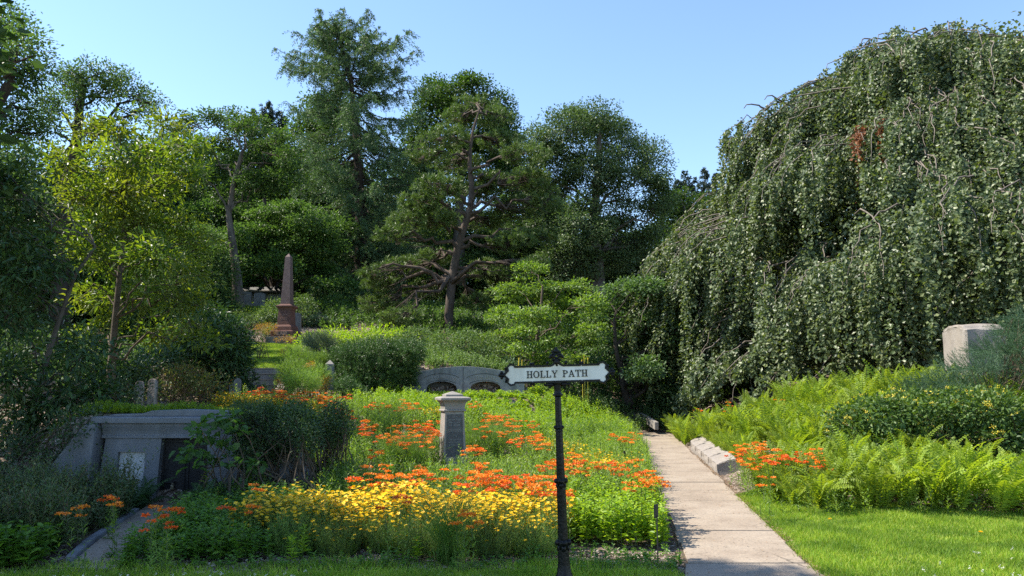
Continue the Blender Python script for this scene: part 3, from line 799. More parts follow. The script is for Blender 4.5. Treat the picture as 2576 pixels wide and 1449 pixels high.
hb = HB(); hb.box(-.185, -.145, .07, .10, .19, .245); hb.ring_prism([(-.165 + .016 * math.cos(a), .25 + .028 * math.sin(a)) for a in np.linspace(0, 2*np.pi, 12, endpoint=False)], [(-.165 + .010 * math.cos(a), .25 + .02 * math.sin(a)) for a in np.linspace(0, 2*np.pi, 12, endpoint=False)], .078, .09)
hb.done('padlock', M['padlock'], door, bevel=.003)
# tomb walk
wk = [(-4.72, 10.6), (-4.0, 10.6), (-4.35, 9.0), (-4.95, 7.0), (-5.3, 6.7), (-5.75, 6.75), (-5.35, 8.0)]
hb = HB()
for a, b in (((-3.86, 6.95, -3.42, 6.9), (-4.16, 7.95, -3.66, 7.95)), ((-4.163, 7.97, -3.664, 7.97), (-4.50, 9.2, -3.90, 9.2)), ((-4.505, 9.22, -3.905, 9.22), (-4.84, 10.66, -4.16, 10.66))):
    P_ = [(a[0], a[1]), (a[2], a[3]), (b[2], b[3]), (b[0], b[1])]
    vs = [hb.bm.verts.new((p[0], p[1], -.15)) for p in P_] + [hb.bm.verts.new((p[0], p[1], .045)) for p in P_]
    for f in ((3,2,1,0),(4,5,6,7),(0,1,5,4),(1,2,6,5),(2,3,7,6),(3,0,4,7)): hb.bm.faces.new([vs[i] for i in f])
tag(hb.done('tomb_walk', M['concrete'], None, bevel=.005, seg=1), 'short concrete walk leading to the tomb door', 'path', kind='structure')
kb = thing('edging_kerb', 'low dark stone kerb along left edge of the tomb walk', 'kerb', (0, 0, 0))
ke = [(-3.97, 7.2), (-4.22, 7.95), (-4.40, 8.7), (-4.55, 9.3), (-4.70, 9.95)]
for a, b in zip(ke[:-1], ke[1:]):
    a = np.array(a); b = np.array(b); d = b - a; ln = np.linalg.norm(d)
    hb = HB(); hb.box(.01, ln - .01, -.04, .04, -.1, .085); o = hb.done('kerb_stone', M['tomb_stone'], kb, bevel=.015)
    o.location = (a[0], a[1], 0); o.rotation_euler = (0, 0, math.atan2(d[1], d[0]))

# ------------------------------------------------------------------ granite coping beside the path
cp = thing('granite_coping', 'pale pink granite coping blocks holding the fern bank beside the path', 'wall', (0, 0, 0))
cpts = []
for yy in (14.2, 15.6, 17.0, 18.4, 19.6): cpts.append((path_mid(yy) + .60, yy))
cpts += [(path_mid(20.4) + .66, 20.35), (path_mid(20.6) + 1.15, 20.75)]
for k in range(len(cpts) - 1):
    a, b = np.array(cpts[k]), np.array(cpts[k + 1]); d = b - a; ln = np.linalg.norm(d)
    hz = .20
    hb = HB(); hb.prism([(0, -.15), (0, hz), (-.04, hz + .015), (-.34, hz + .11), (-.50, hz + .08), (-.62, -.15)], .008, ln - .008, axis='x')
    o = hb.done('coping_block', M['granite_pale'], cp, bevel=.012, rough=.006, cuts=3)
    o.location = (a[0], a[1], 0); o.rotation_euler = (0, 0, math.atan2(d[1], d[0]))

# far edge coping past the path's end
q0 = at(1600, 1030, 29); q1 = at(1652, 1062, 25.5)
fc = thing('stone_edging', 'thin pale stone edging sloping in dark undergrowth past the path end', 'kerb', tuple(q0))
d = q1 - q0; hb = HB(); hb.box(0, np.linalg.norm(d), -.06, .06, -.25, 0); o = hb.done('edging_stone', M['granite'], fc, bevel=.01)
o.rotation_euler = (0, -math.asin(d[2] / np.linalg.norm(d)), math.atan2(d[1], d[0]))

# ------------------------------------------------------------------ gravestones
def round_stone(name, label, u, v, Y, w, hgt, dep, rz, mat, group=None, shoulder=False, base=False, sink=.2):
    q = at(u, v, Y)
    t = thing(name, label, 'gravestone', (q[0], Y, q[2]), R(rz), group)
    z0 = .0
    if base:
        hb = HB(); hb.box(-w * .68, w * .68, -dep * 1.3, dep * 1.3, -.4, .16); hb.done('base', mat, t, bevel=.015)
        hb = HB(); hb.box(-w * .60, w * .60, -dep * .9, dep * .9, .16, .26); hb.done('plinth', mat, t, bevel=.02); z0 = .26
    hb = HB()
    if shoulder:
        pts = [(-w/2, z0 if base else -sink), (w/2, z0 if base else -sink), (w/2, hgt * .93), (w * .40, hgt * .93), (w * .40, hgt * .955)] + [(w * .40 * math.cos(a), hgt * .955 + hgt * .045 * math.sin(a)) for a in np.linspace(.15, math.pi - .15, 9)] + [(-w * .40, hgt * .955), (-w * .40, hgt * .93), (-w/2, hgt * .93)]
    else:
        pts = [(-w/2, -sink), (w/2, -sink), (w/2, hgt - w * .45)] + [(w/2 * math.cos(a), hgt - w * .45 + w * .45 * math.sin(a)) for a in np.linspace(.12, math.pi - .12, 11)] + [(-w/2, hgt - w * .45)]
    hb.prism(pts, -dep / 2, dep / 2); hb.done('tablet', mat, t, bevel=.012)
    return t
round_stone('round_gravestone', 'small weathered round topped gravestone, left one of the pair above the tomb', 350, 1003, 14.2, .15, .32, .09, 14, M['slate'])
round_stone('round_gravestone', 'small dark round topped gravestone, right one of the pair above the tomb', 383, 1003, 14.2, .155, .36, .09, -10, M['slate'])
round_stone('round_gravestone', 'little pale round topped stone by the orange patch, taller of two', 597, 985, 19, .17, .32, .09, 12, M['tombstone'])
round_stone('round_gravestone', 'little grey stone half hidden behind its taller neighbour by the flower patch', 587, 985, 19.4, .20, .22, .09, -10, M['tombstone'])
round_stone('shouldered_gravestone', 'grey upright gravestone on a stepped base, left in front of the box tomb', 617, 775, 42, .62, .90, .16, 4, M['tombstone'], base=True, shoulder=True)
round_stone('shouldered_gravestone', 'grey upright gravestone on a stepped base, between its twin and the obelisk', 652, 776, 42, .58, .86, .16, 4, M['tombstone'], base=True, shoulder=True)
round_stone('shouldered_gravestone', 'small pale gravestone on the high grass left of the grey pair', 552, 762, 43, .40, .55, .14, 4, M['granite'], base=True, shoulder=True)
round_stone('shouldered_gravestone', 'pale gravestone sunlit behind the yellow leaved small tree', 462, 760, 44, .45, .95, .14, -8, M['granite'])
round_stone('slab_gravestone', 'dark slab gravestone just behind the right side of the obelisk', 746, 845, 33.5, .34, 1.0, .12, -5, M['tombstone'], shoulder=True)
q = at(664, 776, 45.5)
bt = thing('box_tomb', 'large black roofed box tomb behind the two grey gravestones', 'tomb', (q[0] + .1, 45.5, q[2]), R(-8))
hb = HB(); hb.box(-1.2, 1.2, -.8, .8, -.4, .78); hb.done('body', M['tombstone'], bt, bevel=.02)
hb = HB(); hb.prism([(-.98, .78), (.98, .78), (.98, .92), (.8, 1.18), (-.8, 1.18), (-.98, .92)], -1.34, 1.34, axis='x'); hb.done('roof', M['door_iron'], bt, bevel=.01)
hb = HB(); hb.prism([(-.99, .90), (-.985, .96), (-.93, .99)], -1.1, .95, axis='x'); hb.done('roof_moulding', M['granite_pale'], bt)
q = at(862, 815, 39); q2 = at(952, 831, 36)
bo = thing('stone_border', 'pale rounded granite border log lying on slope right of the obelisk', 'kerb', tuple(q))
g = Geo(); dd = (q2 - q); tube(g, np.array([[0, 0, 0], dd * .05, dd * .5, dd * .97, dd]), [.05, .16, .16, .15, .05], 10); link('granite_log', g.mesh('granite_log', [M['granite']], True), bo)
for (u, v, Y, w, h_, lab, m_) in ((1006, 838, 35, .30, .26, 'small reddish stone block half hidden behind the hedge', M['redstone']), (1037, 832, 36, .75, .18, 'flat pale stone slab lying behind the hedge near the pine', M['granite']), (934, 812, 41, .9, .32, 'dark low gravestone block beneath the spreading pine branches', M['tombstone'])):
    q = at(u, v, Y); hb = HB(); hb.prism([(-w/2, -.3), (w/2, -.3), (w/2*.95, h_*.8), (w*.3, h_), (-w*.42, h_*.85)], -.25, .25); o = hb.done('stone_block', m_, None, bevel=.02); o.location = q; o.rotation_euler = (0, 0, .3); tag(o, lab, 'gravestone')
# ledger slab in the left shrubs
q = at(60, 1010, 15.5)
lg = thing('ledger_tomb', 'pale flat topped slab tomb hidden in dark shrubs at far left', 'tomb', (q[0], 15.5, q[2] - .4), R(-24))
hb = HB(); hb.box(-1.0, 1.0, -.6, .6, .70, .82); hb.done('ledger', M['granite_pale'], lg, bevel=.02)
hb = HB(); hb.box(-.9, .9, -.5, .5, -.5, .70); hb.done('chest', M['granite_pale'], lg, bevel=.02)
# big headstone right
q = at(2452, 912, 17.5)
bh = thing('granite_headstone', 'large rough cut headstone with rounded top behind the juniper', 'gravestone', (q[0], 17.5, q[2] - .35), R(-8))
hb = HB()
pts = [(-.40, -.6), (.40, -.6), (.39, 1.05)] + [(.39 * math.cos(a), 1.05 + .13 * math.sin(a)) for a in np.linspace(.3, math.pi - .3, 9)] + [(-.39, 1.05)]
hb.prism([(-.62, -.6), (.62, -.6), (.62, 1.05), (.52, 1.13), (.2, 1.2), (-.2, 1.2), (-.52, 1.13), (-.62, 1.05)], -.42, .42, axis='x')
hb.done('stone', M['granite_pale'], bh, bevel=.05, rough=.008, cuts=3)
hb = HB(); hb.box(-.52, .52, -.75, .75, -.7, .06); hb.done('base', M['granite_pale'], bh, bevel=.03, rough=.006, cuts=2)
# plant labels
for (u, v, lab) in ((1672, 1300, 'black plastic plant label stake in lime green leaves by the path'), (1583, 1152, 'black plastic plant label stake by orange flowers at the path edge')):
    q = drop(u, v + 14, .36 if u > 1600 else .32); q[0] -= .07
    t = thing('plant_label', lab, 'plant label', (q[0], q[1], q[2]), R(50))
    hb = HB(); hb.box(-.006, .006, -.004, .004, -.05, .42); hb.done('stake', M['plastic_label'], t)
    hb = HB(); hb.prism([(.0, .40), (.015, .40), (.015, .52), (.0, .52)], -.03, .03, axis='x'); hb.done('tag', M['plastic_label'], t, bevel=.003)
# distant little sign behind the main sign
q = at(1361, 918, 30)
ds = thing('small_path_sign', 'tiny distant white sign on thin post seen just above the HOLLY PATH plate', 'sign', (q[0], 30, q[2] - 1.3), R(-25))
hb = HB(); hb.box(-.02, .02, -.02, .02, -.4, 1.65); hb.ball((0, 0, 1.67), .035); hb.done('post', M['black_iron'], ds)
hb = HB(); hb.box(-.16, .16, -.05, -.02, 1.22, 1.42); dp_ = hb.done('plate', M['sign_white'], ds, bevel=.006)
text_obj('lettering', 'PATH', .09, .002, M['black_iron'], dp_, (0, -.053, 1.33), width=.2)

# ------------------------------------------------------------------ foliage materials
G_ = lambda *c: c
M['lf_maple'] = leaf_mat('maple_leaves', [(0.032, 0.064, 0.013), (0.054, 0.102, 0.020), (0.092, 0.154, 0.026)], .45, (1.15, 1.3, .60), rough=.5)
M['lf_oak'] = leaf_mat('oak_leaves', [(0.049, 0.083, 0.031), (0.082, 0.131, 0.047), (0.138, 0.191, 0.070)], .32, (1.15, 1.3, .60), rough=.45, spec=.45)
M['lf_elm'] = leaf_mat('elm_leaves', [(0.050, 0.088, 0.030), (0.082, 0.137, 0.041), (0.126, 0.189, 0.055)], .38, (1.15, 1.3, .60), rough=.5)
M['lf_magnolia'] = leaf_mat('magnolia_leaves', [(0.042, 0.094, 0.020), (0.084, 0.154, 0.026), (0.158, 0.222, 0.036)], .50, (1.8, 1.65, .38), rough=.42, spec=.45, patch=(.17, .18, .03), pscale=.9, pamt=.4)
M['lf_rhodo'] = leaf_mat('leathery_leaves', [(0.027, 0.062, 0.022), (0.045, 0.096, 0.030), (0.079, 0.149, 0.041)], .22, rough=.42, spec=.4)
M['lf_dark'] = leaf_mat('dark_leaves', [(0.029, 0.059, 0.022), (0.049, 0.090, 0.033), (0.077, 0.126, 0.043)], .3, rough=.45, spec=.45)
M['lf_layer'] = leaf_mat('layered_tree_leaves', [(0.046, 0.088, 0.024), (0.073, 0.131, 0.033), (0.121, 0.192, 0.045)], .42, (1.15, 1.3, .60), rough=.5, spec=.3)
M['lf_dogwood'] = leaf_mat('dogwood_leaves', [(0.078, 0.138, 0.029), (0.130, 0.212, 0.040), (0.210, 0.284, 0.055)], .42, (1.4, 1.5, .45), rough=.45, spec=.45)
M['lf_viburnum'] = leaf_mat('viburnum_leaves', [(0.053, 0.099, 0.036), (0.085, 0.145, 0.052), (0.139, 0.206, 0.072)], .32, (1.3, 1.5, .5), rough=.48, spec=.35)
M['lf_beech'] = leaf_mat('beech_leaves', [(0.039, 0.062, 0.027), (0.069, 0.103, 0.044), (0.120, 0.159, 0.066), (0.195, 0.225, 0.100)], .30, (1.4, 1.5, .45), rough=.45, spec=.45)
M['lf_brown'] = leaf_mat('dead_brown_leaves', [(.13, .045, .018), (.21, .085, .035)], .25, (1.2, .9, .5), rough=.7)
M['nd_larch'] = leaf_mat('larch_needles', [(0.048, 0.087, 0.040), (0.077, 0.129, 0.052), (0.113, 0.169, 0.063)], .28, (1.15, 1.3, .60), rough=.55)
M['nd_pine'] = leaf_mat('pine_needles', [(0.073, 0.119, 0.033), (0.112, 0.172, 0.044), (0.165, 0.224, 0.061)], .28, (1.2, 1.4, .55), rough=.5)
M['nd_spruce'] = leaf_mat('spruce_needles', [(0.026, 0.044, 0.029), (0.039, 0.065, 0.036)], .15, (1.1, 1.3, .6), rough=.6)
M['nd_yew'] = leaf_mat('yew_needles', [(0.030, 0.068, 0.019), (0.054, 0.107, 0.028), (0.101, 0.170, 0.041)], .2, (1.2, 1.4, .5), rough=.45)
M['nd_juniper'] = leaf_mat('juniper_needles', [(0.044, 0.090, 0.050), (0.072, 0.131, 0.070), (0.111, 0.181, 0.094)], .22, (1.1, 1.4, .7), rough=.55)
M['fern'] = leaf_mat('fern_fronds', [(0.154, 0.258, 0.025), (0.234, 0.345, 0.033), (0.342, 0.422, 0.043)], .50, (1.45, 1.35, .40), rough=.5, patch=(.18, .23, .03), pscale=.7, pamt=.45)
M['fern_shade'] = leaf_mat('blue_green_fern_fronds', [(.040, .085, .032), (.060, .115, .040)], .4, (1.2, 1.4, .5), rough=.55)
M['weed_leaf'] = leaf_mat('milkweed_leaves', [(0.103, 0.197, 0.030), (0.163, 0.265, 0.039), (0.240, 0.334, 0.051)], .42, (1.4, 1.45, .42), rough=.45)
M['aster'] = leaf_mat('perennial_leaves', [(0.103, 0.199, 0.028), (0.168, 0.277, 0.034), (0.272, 0.366, 0.044)], .45, (1.45, 1.45, .40), rough=.48, patch=(.12, .19, .05), pscale=1.1, pamt=.5)
M['lime'] = leaf_mat('lime_leaves', [(0.152, 0.278, 0.020), (0.227, 0.362, 0.026), (0.318, 0.431, 0.035)], .48, (1.4, 1.35, .35), rough=.48)
M['mint'] = leaf_mat('mint_leaves', [(0.072, 0.172, 0.028), (0.113, 0.239, 0.033), (0.160, 0.292, 0.041)], .42, (1.4, 1.4, .4), rough=.42)
M['thread'] = leaf_mat('thread_leaves', [(0.093, 0.174, 0.040), (0.149, 0.239, 0.051), (0.205, 0.297, 0.061)], .4, (1.3, 1.4, .45), rough=.6)
M['grass'] = leaf_mat('lawn_grass_blades', [(0.131, 0.254, 0.022), (0.203, 0.337, 0.030), (0.306, 0.421, 0.047), (0.447, 0.457, 0.110)], .42, (1.35, 1.35, .40), rough=.5, patch=(.075, .165, .018), pscale=1.6, pamt=.6)
M['tallgrass'] = leaf_mat('fine_tall_grass', [(.070, .150, .030), (.110, .200, .040), (.150, .230, .055)], .45, (1.3, 1.4, .45), rough=.5)
M['silver'] = leaf_mat('grey_green_leaves', [(.095, .135, .080), (.14, .18, .11)], .35, (1.2, 1.3, .6), rough=.6)
M['heath'] = leaf_mat('dull_astilbe_leaves', [(0.048, 0.089, 0.034), (0.081, 0.132, 0.046), (0.137, 0.137, 0.069)], .3, rough=.6)
M['gold'] = leaf_mat('golden_foliage', [(0.360, 0.221, 0.036), (0.432, 0.312, 0.054), (0.360, 0.143, 0.036)], .4, (1.2, 1.0, .4), rough=.55)
M['bramble'] = leaf_mat('reddish_bramble_leaves', [(.075, .115, .035), (.12, .155, .045), (.16, .085, .055)], .42, (1.4, 1.3, .45), rough=.5)
M['privet'] = leaf_mat('privet_leaves', [(0.076, 0.132, 0.044), (0.117, 0.185, 0.061), (0.172, 0.238, 0.083)], .32, (1.3, 1.4, .5), rough=.5, spec=.3)
M['honey'] = leaf_mat('honeysuckle_leaves', [(0.042, 0.090, 0.024), (0.072, 0.132, 0.034), (0.120, 0.186, 0.046)], .32, (1.5, 1.5, .4), rough=.5, spec=.3)
M['linden'] = leaf_mat('broad_sapling_leaves', [(.055, .120, .035), (.080, .155, .045)], .45, (1.4, 1.5, .4), rough=.5)
M['orange'] = leaf_mat('orange_florets', [(.74, .17, .010), (.80, .25, .016), (.84, .33, .03)], .3, (1.1, 1.0, .8), rough=.5)
M['deep_orange'] = leaf_mat('deep_orange_florets', [(.66, .085, .012), (.74, .125, .012), (.78, .17, .02)], .3, (1.1, 1.0, .8), rough=.5)
M['yellow'] = leaf_mat('yellow_petals', [(.80, .47, .004), (.84, .54, .005), (.86, .60, .008)], .25, (1.0, .95, .6), rough=.5)
M['yellow_eye'] = leaf_mat('flower_centres', [(.50, .25, .015), (.42, .2, .015)], .1, rough=.7)
M['pale_yellow'] = leaf_mat('pale_yellow_florets', [(.62, .52, .06), (.72, .58, .09)], .3, (1.1, 1.05, .6), rough=.5)
M['white_fl'] = leaf_mat('clover_heads', [(.6, .56, .5), (.7, .68, .62)], .3, (1, 1, 1), rough=.7)
M['chip'] = leaf_mat('wood_chips', [(.10, .07, .05), (.20, .15, .115), (.33, .27, .22), (.44, .38, .33)], .0, rough=.9, spec=.1)
M['litter'] = leaf_mat('dry_leaf_litter', [(.16, .09, .05), (.26, .17, .10), (.36, .26, .17)], .1, rough=.9, spec=.1)

# ------------------------------------------------------------------ crown building
def PB(u, v, ru, rv, Y, ry=None, dy=0.0):
    """an ellipsoid of foliage: picture-size radii turned into metres at distance Y"""
    c = at(u, v, Y + dy); k = (Y + dy) / PX_F
    return (c, np.array([ru * k, (ry if ry else (ru * .6 + rv * .4) * k), rv * k]))

def shell(blobs, k, r, inner=.5, up=.15, lob=1.0):
    Ps, Os, Bi = [], [], []
    for bi, (c, a) in enumerate(blobs):
        area = 4 * np.pi * (((a[0]*a[1])**1.6 + (a[0]*a[2])**1.6 + (a[1]*a[2])**1.6) / 3) ** (1 / 1.6)
        n = max(4, int(k * area))
        d = rdir(n, r); d[:, 2] += up; d = norm(d)
        rad = inner + (1 - inner) * np.sqrt(r.random(n))
        ld = rdir(14, r); la = r.uniform(-.55, .42, 14) * lob
        wl = np.exp(7 * (d @ ld.T - 1)) @ la          # lobes and bays make the outline uneven
        rad = rad * (1 + np.clip(wl, -.5, .5)) * np.where(r.random(n) < .07, r.uniform(1.05, 1.25, n), 1)
        P = c + d * a * rad[:, None]
        O = norm(d / a)
        keep = r.random(n) > np.clip(-wl * 1.3, 0, .7)
        for bj, (c2, a2) in enumerate(blobs):
            if bj == bi: continue
            keep &= (((P - c2) / a2) ** 2).sum(1) > .45
        Ps.append(P[keep]); Os.append(O[keep]); Bi.append(np.full(keep.sum(), bi))
    return np.concatenate(Ps), np.concatenate(Os), np.concatenate(Bi)

def clump_leaves(g, P, O, m, size, L, W, r, flat=.6, mat=0, hang=.15, fold=.2, big=False, up=.9):
    n = len(P)
    off = np.clip(r.normal(0, 1, (n, m, 3)), -1.7, 1.7) * size * np.array([1, 1, flat])
    Q = (P[:, None] + off).reshape(-1, 3)
    OO = np.repeat(O, m, 0)
    o2 = norm(off.reshape(-1, 3) + 1e-6)
    D = norm(OO * .4 + o2 * .7 + r.normal(0, .5, OO.shape) - UP * hang)
    U = norm(UP * up + OO * .35 + r.normal(0, .45, OO.shape))
    l = L * r.uniform(.7, 1.25, len(Q)); w = W * r.uniform(.75, 1.2, len(Q))
    (leaf6 if big else leaf4)(g, Q, D, U, l, w, fold=fold, mat=mat, r=r)

def limbs(gb, trunk, blobs, P, Bi, r, r0, frac=.35, twig=.02, fork=.35, wob=.05, sides=6, up=.12):
    """trunk, one limb per mass of foliage, and twigs out to the clumps"""
    trunk = np.asarray(trunk, float); m = len(trunk)
    tube(gb, trunk, np.linspace(r0, r0 * .35, m) * (1 + .5 * np.exp(-np.linspace(0, 8, m))), max(8, sides))
    for bi, (c, a) in enumerate(blobs):
        dz = c[2] - trunk[:, 2]
        # leave the trunk below the mass
        w = np.linalg.norm(trunk[:, :2] - c[:2], axis=1) * .8
        cand = np.nonzero(trunk[:, 2] < c[2] - .25 * w)[0]
        j = cand[-1] if len(cand) else max(1, int(m * fork))
        j = max(j, int(m * fork))
        j = min(j, m - 1)
        rr = max(r0 * .35, .0) * (.35 + .65 * np.clip(1 - j / m, 0, 1))
        q = curve(trunk[j], c, n=8, r=r, wob=wob, up=up)
        tube(gb, q, np.linspace(rr, max(twig, rr * .25), 8), sides)
        idx = np.nonzero(Bi == bi)[0]
        idx = idx[r.random(len(idx)) < frac]
        for i in idx:
            s = q[r.integers(4, 8)]
            tube(gb, curve(s, P[i], n=4, r=r, wob=.06, up=.08), np.linspace(max(twig, rr * .28), twig * .45, 4), 3)

def tree(name, label, base, trunk, blobs, leafmat, barkmat, seed, r0=.25, k=1.2, m=30, size=.45, L=.2, W=.12, inner=.5, flat=.6,
         hang=.15, frac=.35, twig=.02, group=None, cat='tree', big=False, fork=.35, up=.9, extra=None, fold=.2):
    r = np.random.default_rng(seed)
    base = np.asarray(base, float)
    root = thing(name, label, cat, tuple(base), group=group)
    P, O, Bi = shell(blobs, k, r, inner)
    gb = Geo(); limbs(gb, trunk, blobs, P, Bi, r, r0, frac, twig, fork)
    gl = Geo(); clump_leaves(gl, P, O, m, size, L, W, r, flat, 0, hang, fold, big, up)
    for gg in (gb, gl): gg.v = [v - base for v in gg.v]
    link('trunk', gb.mesh('trunk', [barkmat], True), root)
    link('crown', gl.mesh('crown', [leafmat]), root)
    if extra: extra(root, P, O, r, base)
    return root

def shoots(g, P, D, ln, n, L, W, r, mat=0, fwd=.6, spread=1.0, t0=0.0, curl=0.0, rnd=None):
    """needle-bearing shoots"""
    N = len(P)
    if N == 0: return
    ln = np.broadcast_to(np.asarray(ln, float), (N,))
    t = (t0 + (1 - t0) * (np.arange(n) + r.random((N, n))) / n)
    Q = P[:, None] + D[:, None] * (t * ln[:, None])[..., None] - UP * (curl * (t ** 2) * ln[:, None])[..., None]
    q = r.normal(size=(N, n, 3)); q -= (q * D[:, None]).sum(-1, keepdims=True) * D[:, None]; q = norm(q)
    d = norm(D[:, None] * fwd + q * spread)
    U = norm(np.cross(d.reshape(-1, 3), r.normal(size=(N * n, 3))))
    leaf4(g, Q.reshape(-1, 3), d.reshape(-1, 3), U, (L * r.uniform(.75, 1.2, N * n)), W, fold=0, mat=mat, wp=.5, r=r, rnd=np.repeat(r.random(N), n) * .7 + r.random(N * n) * .3 if rnd is None else rnd)

def pxpath(pts, Y):
    return np.array([at(u, v, Y + (0 if len(p_) < 3 else p_[2])) for p_ in pts for u, v in [p_[:2]]])

# ------------------------------------------------------------------ the tall larch on the hill
def make_larch():
    r = np.random.default_rng(21); Y = 50.0
    pts = pxpath([(892, 785), (903, 700), (908, 600), (905, 500), (900, 400), (893, 300), (882, 200), (862, 130), (842, 62)], Y)
    base = pts[0].copy()
    root = thing('larch_tree', 'tallest tree, feathery larch with wind swept leaning top rising above the wood', 'tree', tuple(base))
    gb = Geo(); gl = Geo()
    s = np.linspace(0, 1, 60); k = np.linspace(0, 1, len(pts))
    tr = np.stack([np.interp(s, k, pts[:, i]) for i in range(3)], 1)
    tube(gb, tr, np.interp(s, [0, .05, 1], [.62, .45, .05]), 10)
    H = tr[-1, 2] - tr[0, 2]
    # reach of the branches: left, right and depth by height (metres), read off the outline
    hs = np.array([0, .08, .16, .25, .38, .5, .62, .72, .80, .88, .95, 1.0])
    Lr = np.array([2.0, 3.0, 3.6, 4.0, 4.2, 4.2, 3.8, 2.6, 4.0, 2.7, 1.0, .15])
    Rr = np.array([2.0, 2.5, 3.0, 3.6, 4.0, 4.2, 4.4, 4.6, 4.1, 3.2, 3.0, .3])
    n = 190
    for i in range(n):
        t = .06 + .94 * (i / n) ** .9 + r.normal(0, .006)
        t = min(max(t, .04), .995)
        p = np.array([np.interp(t, s, tr[:, j]) for j in range(3)])
        az = i * 2.39996 + r.normal(0, .3)
        ca, sa = math.cos(az), math.sin(az)
        reach = np.interp(t, hs, Rr if ca > 0 else Lr) * abs(ca) + np.interp(t, hs, (Lr + Rr) / 2) * abs(sa)
        reach *= r.uniform(.65, 1.08)
        sw = .15 if t < .8 else .22
        tip = p + np.array([ca * reach, sa * reach, (-.22 if t < .7 else .10) * reach + sw * (reach * .35) + r.normal(0, .2)])
        q = curve(p, tip, n=9, r=r, wob=.025); q[:, 2] -= np.sin(np.linspace(0, np.pi, 9)) * reach * (.12 if t < .75 else .06)
        tube(gb, q, np.linspace(.07 * (1 - t) + .03, .012, 9), 5)
        # side sprays that droop from the branch
        nb = int(10 + reach * 9)
        u = r.uniform(.18, 1, nb)
        B = np.stack([np.interp(u * 8, np.arange(9), q[:, j]) for j in range(3)], 1)
        tang = norm(q[-1] - q[0])
        side = norm(np.cross(tang, UP)) * np.where(r.random(nb) < .5, 1, -1)[:, None]
        D = norm(side * r.uniform(.25, .9, nb)[:, None] + tang * r.uniform(.2, .8, nb)[:, None] - UP * r.uniform(.1, .9, nb)[:, None] + r.normal(0, .18, (nb, 3)))
        ln = r.uniform(.5, 1.15, nb) * np.interp(t, [0, .8, 1], [1, .75, .5])
        shoots(gl, B, D, ln, 22, .17, .05, r, fwd=.7, curl=.35)
        shoots(gl, q[4:-1], norm(np.diff(q, axis=0))[4:], .5, 14, .17, .05, r)
    for gg in (gb, gl): gg.v = [v - base for v in gg.v]
    link('trunk', gb.mesh('trunk', [M['bark_dark']], True), root)
    link('crown', gl.mesh('crown', [M['nd_larch']]), root)
make_larch()

# ------------------------------------------------------------------ the open pine with the bent trunk
def make_pine():
    r = np.random.default_rng(5); Y = 34.0
    pts = pxpath([(1126, 845), (1130, 780), (1137, 705), (1150, 630), (1168, 570), (1184, 520), (1187, 470), (1181, 420), (1183, 370), (1192, 320), (1203, 285)], Y)
    base = pts[0].copy()
    root = thing('pine_tree', 'open crowned pine with bent scaly trunk at centre of the hill', 'tree', tuple(base))
    gb = Geo(); gl = Geo()
    s = np.linspace(0, 1, 40); k = np.linspace(0, 1, len(pts))
    tr = np.stack([np.interp(s, k, pts[:, i]) for i in range(3)], 1)
    tube(gb, tr, np.interp(s, [0, .04, .45, 1], [.27, .21, .15, .04]), 12)
    pads = [(1205,268,55,22),(1165,300,50,28),(1245,300,50,28),(1120,352,65,30),(1072,392,45,24),(1255,362,65,34),(1312,388,60,28),(1150,412,65,28),(1105,472,70,28),(1050,512,50,24),
            (1250,462,80,34),(1340,455,60,30),(1185,490,60,26),(1040,560,64,30),(985,592,48,22),(1095,552,54,28),(1010,682,74,36),(955,718,44,24),(1085,652,56,28),(1065,735,60,28),
            (965,768,60,26),(1000,800,44,20),(1300,532,74,34),(1375,515,44,30),(1275,612,74,34),(1350,596,50,28),(1230,684,54,28),(1290,716,60,28),(930,690,34,18),(1220,560,60,28),(1340,670,50,26),(1200,760,50,20)]
    for (u, v, ru, rv) in pads:
        tu = np.interp(v, [285, 420, 520, 630, 845], [1203, 1181, 1184, 1150, 1126])
        dy = r.uniform(.6, 2.6) if abs(u - tu) < ru * 1.0 else r.uniform(-2.4, 2.4)
        c, a = PB(u, v, ru, rv, Y, dy=dy)
        d = tr[:, 2] - (c[2] - .10 * np.linalg.norm(c[:2] - tr[:, :2].mean(0)))
        j = int(np.argmin(np.abs(d))); j = max(8, min(j, 39))
        q = curve(tr[j], c, n=9, r=r, wob=.05, up=.10)
        rr = np.interp(j, [0, 39], [.13, .045])
        tube(gb, q, np.linspace(rr, .03, 9), 6)
        area = a[0] * a[1]
        n = int(85 * area + 40)
        d_ = rdir(n, r); ld = rdir(9, r); la = r.uniform(-.6, .6, 9)
        P = c + d_ * a * np.array([1.0, 1.0, .85]) * ((.35 + .65 * np.sqrt(r.random(n))) * (1 + np.clip(np.exp(6 * (d_ @ ld.T - 1)) @ la, -.55, .6)))[:, None]
        for i in range(0, n, 3): tube(gb, curve(q[r.integers(4, 9)], P[i], n=4, r=r, wob=.08), np.linspace(.024, .008, 4), 3)
        O = norm(d_ * np.array([.7, .7, .3]) + UP * .55 + r.normal(0, .25, (n, 3)))
        # tufts: a burst of needles round each shoot end
        shoots(gl, P, O, .22, 28, .18, .032, r, fwd=.65, spread=.9)
    # bare dead limbs
    for (a, b, dy, rr) in (((1140, 690), (1262, 682), -.6, .07), ((1148, 640), (1030, 620), -.8, .05), ((1176, 545), (1205, 470), -.7, .08), ((1140, 700), (1060, 650), -.4, .05)):
        p0, p1 = at(*a, Y), at(*b, Y + dy); tube(gb, curve(p0, p1, n=10, r=r, wob=.025, up=.06), np.linspace(rr * .8, .015, 10), 6)
    for gg in (gb, gl): gg.v = [v - base for v in gg.v]
    link('trunk', gb.mesh('trunk', [M['bark_pine']], True), root)
    link('crown', gl.mesh('crown', [M['nd_pine']]), root)
make_pine()

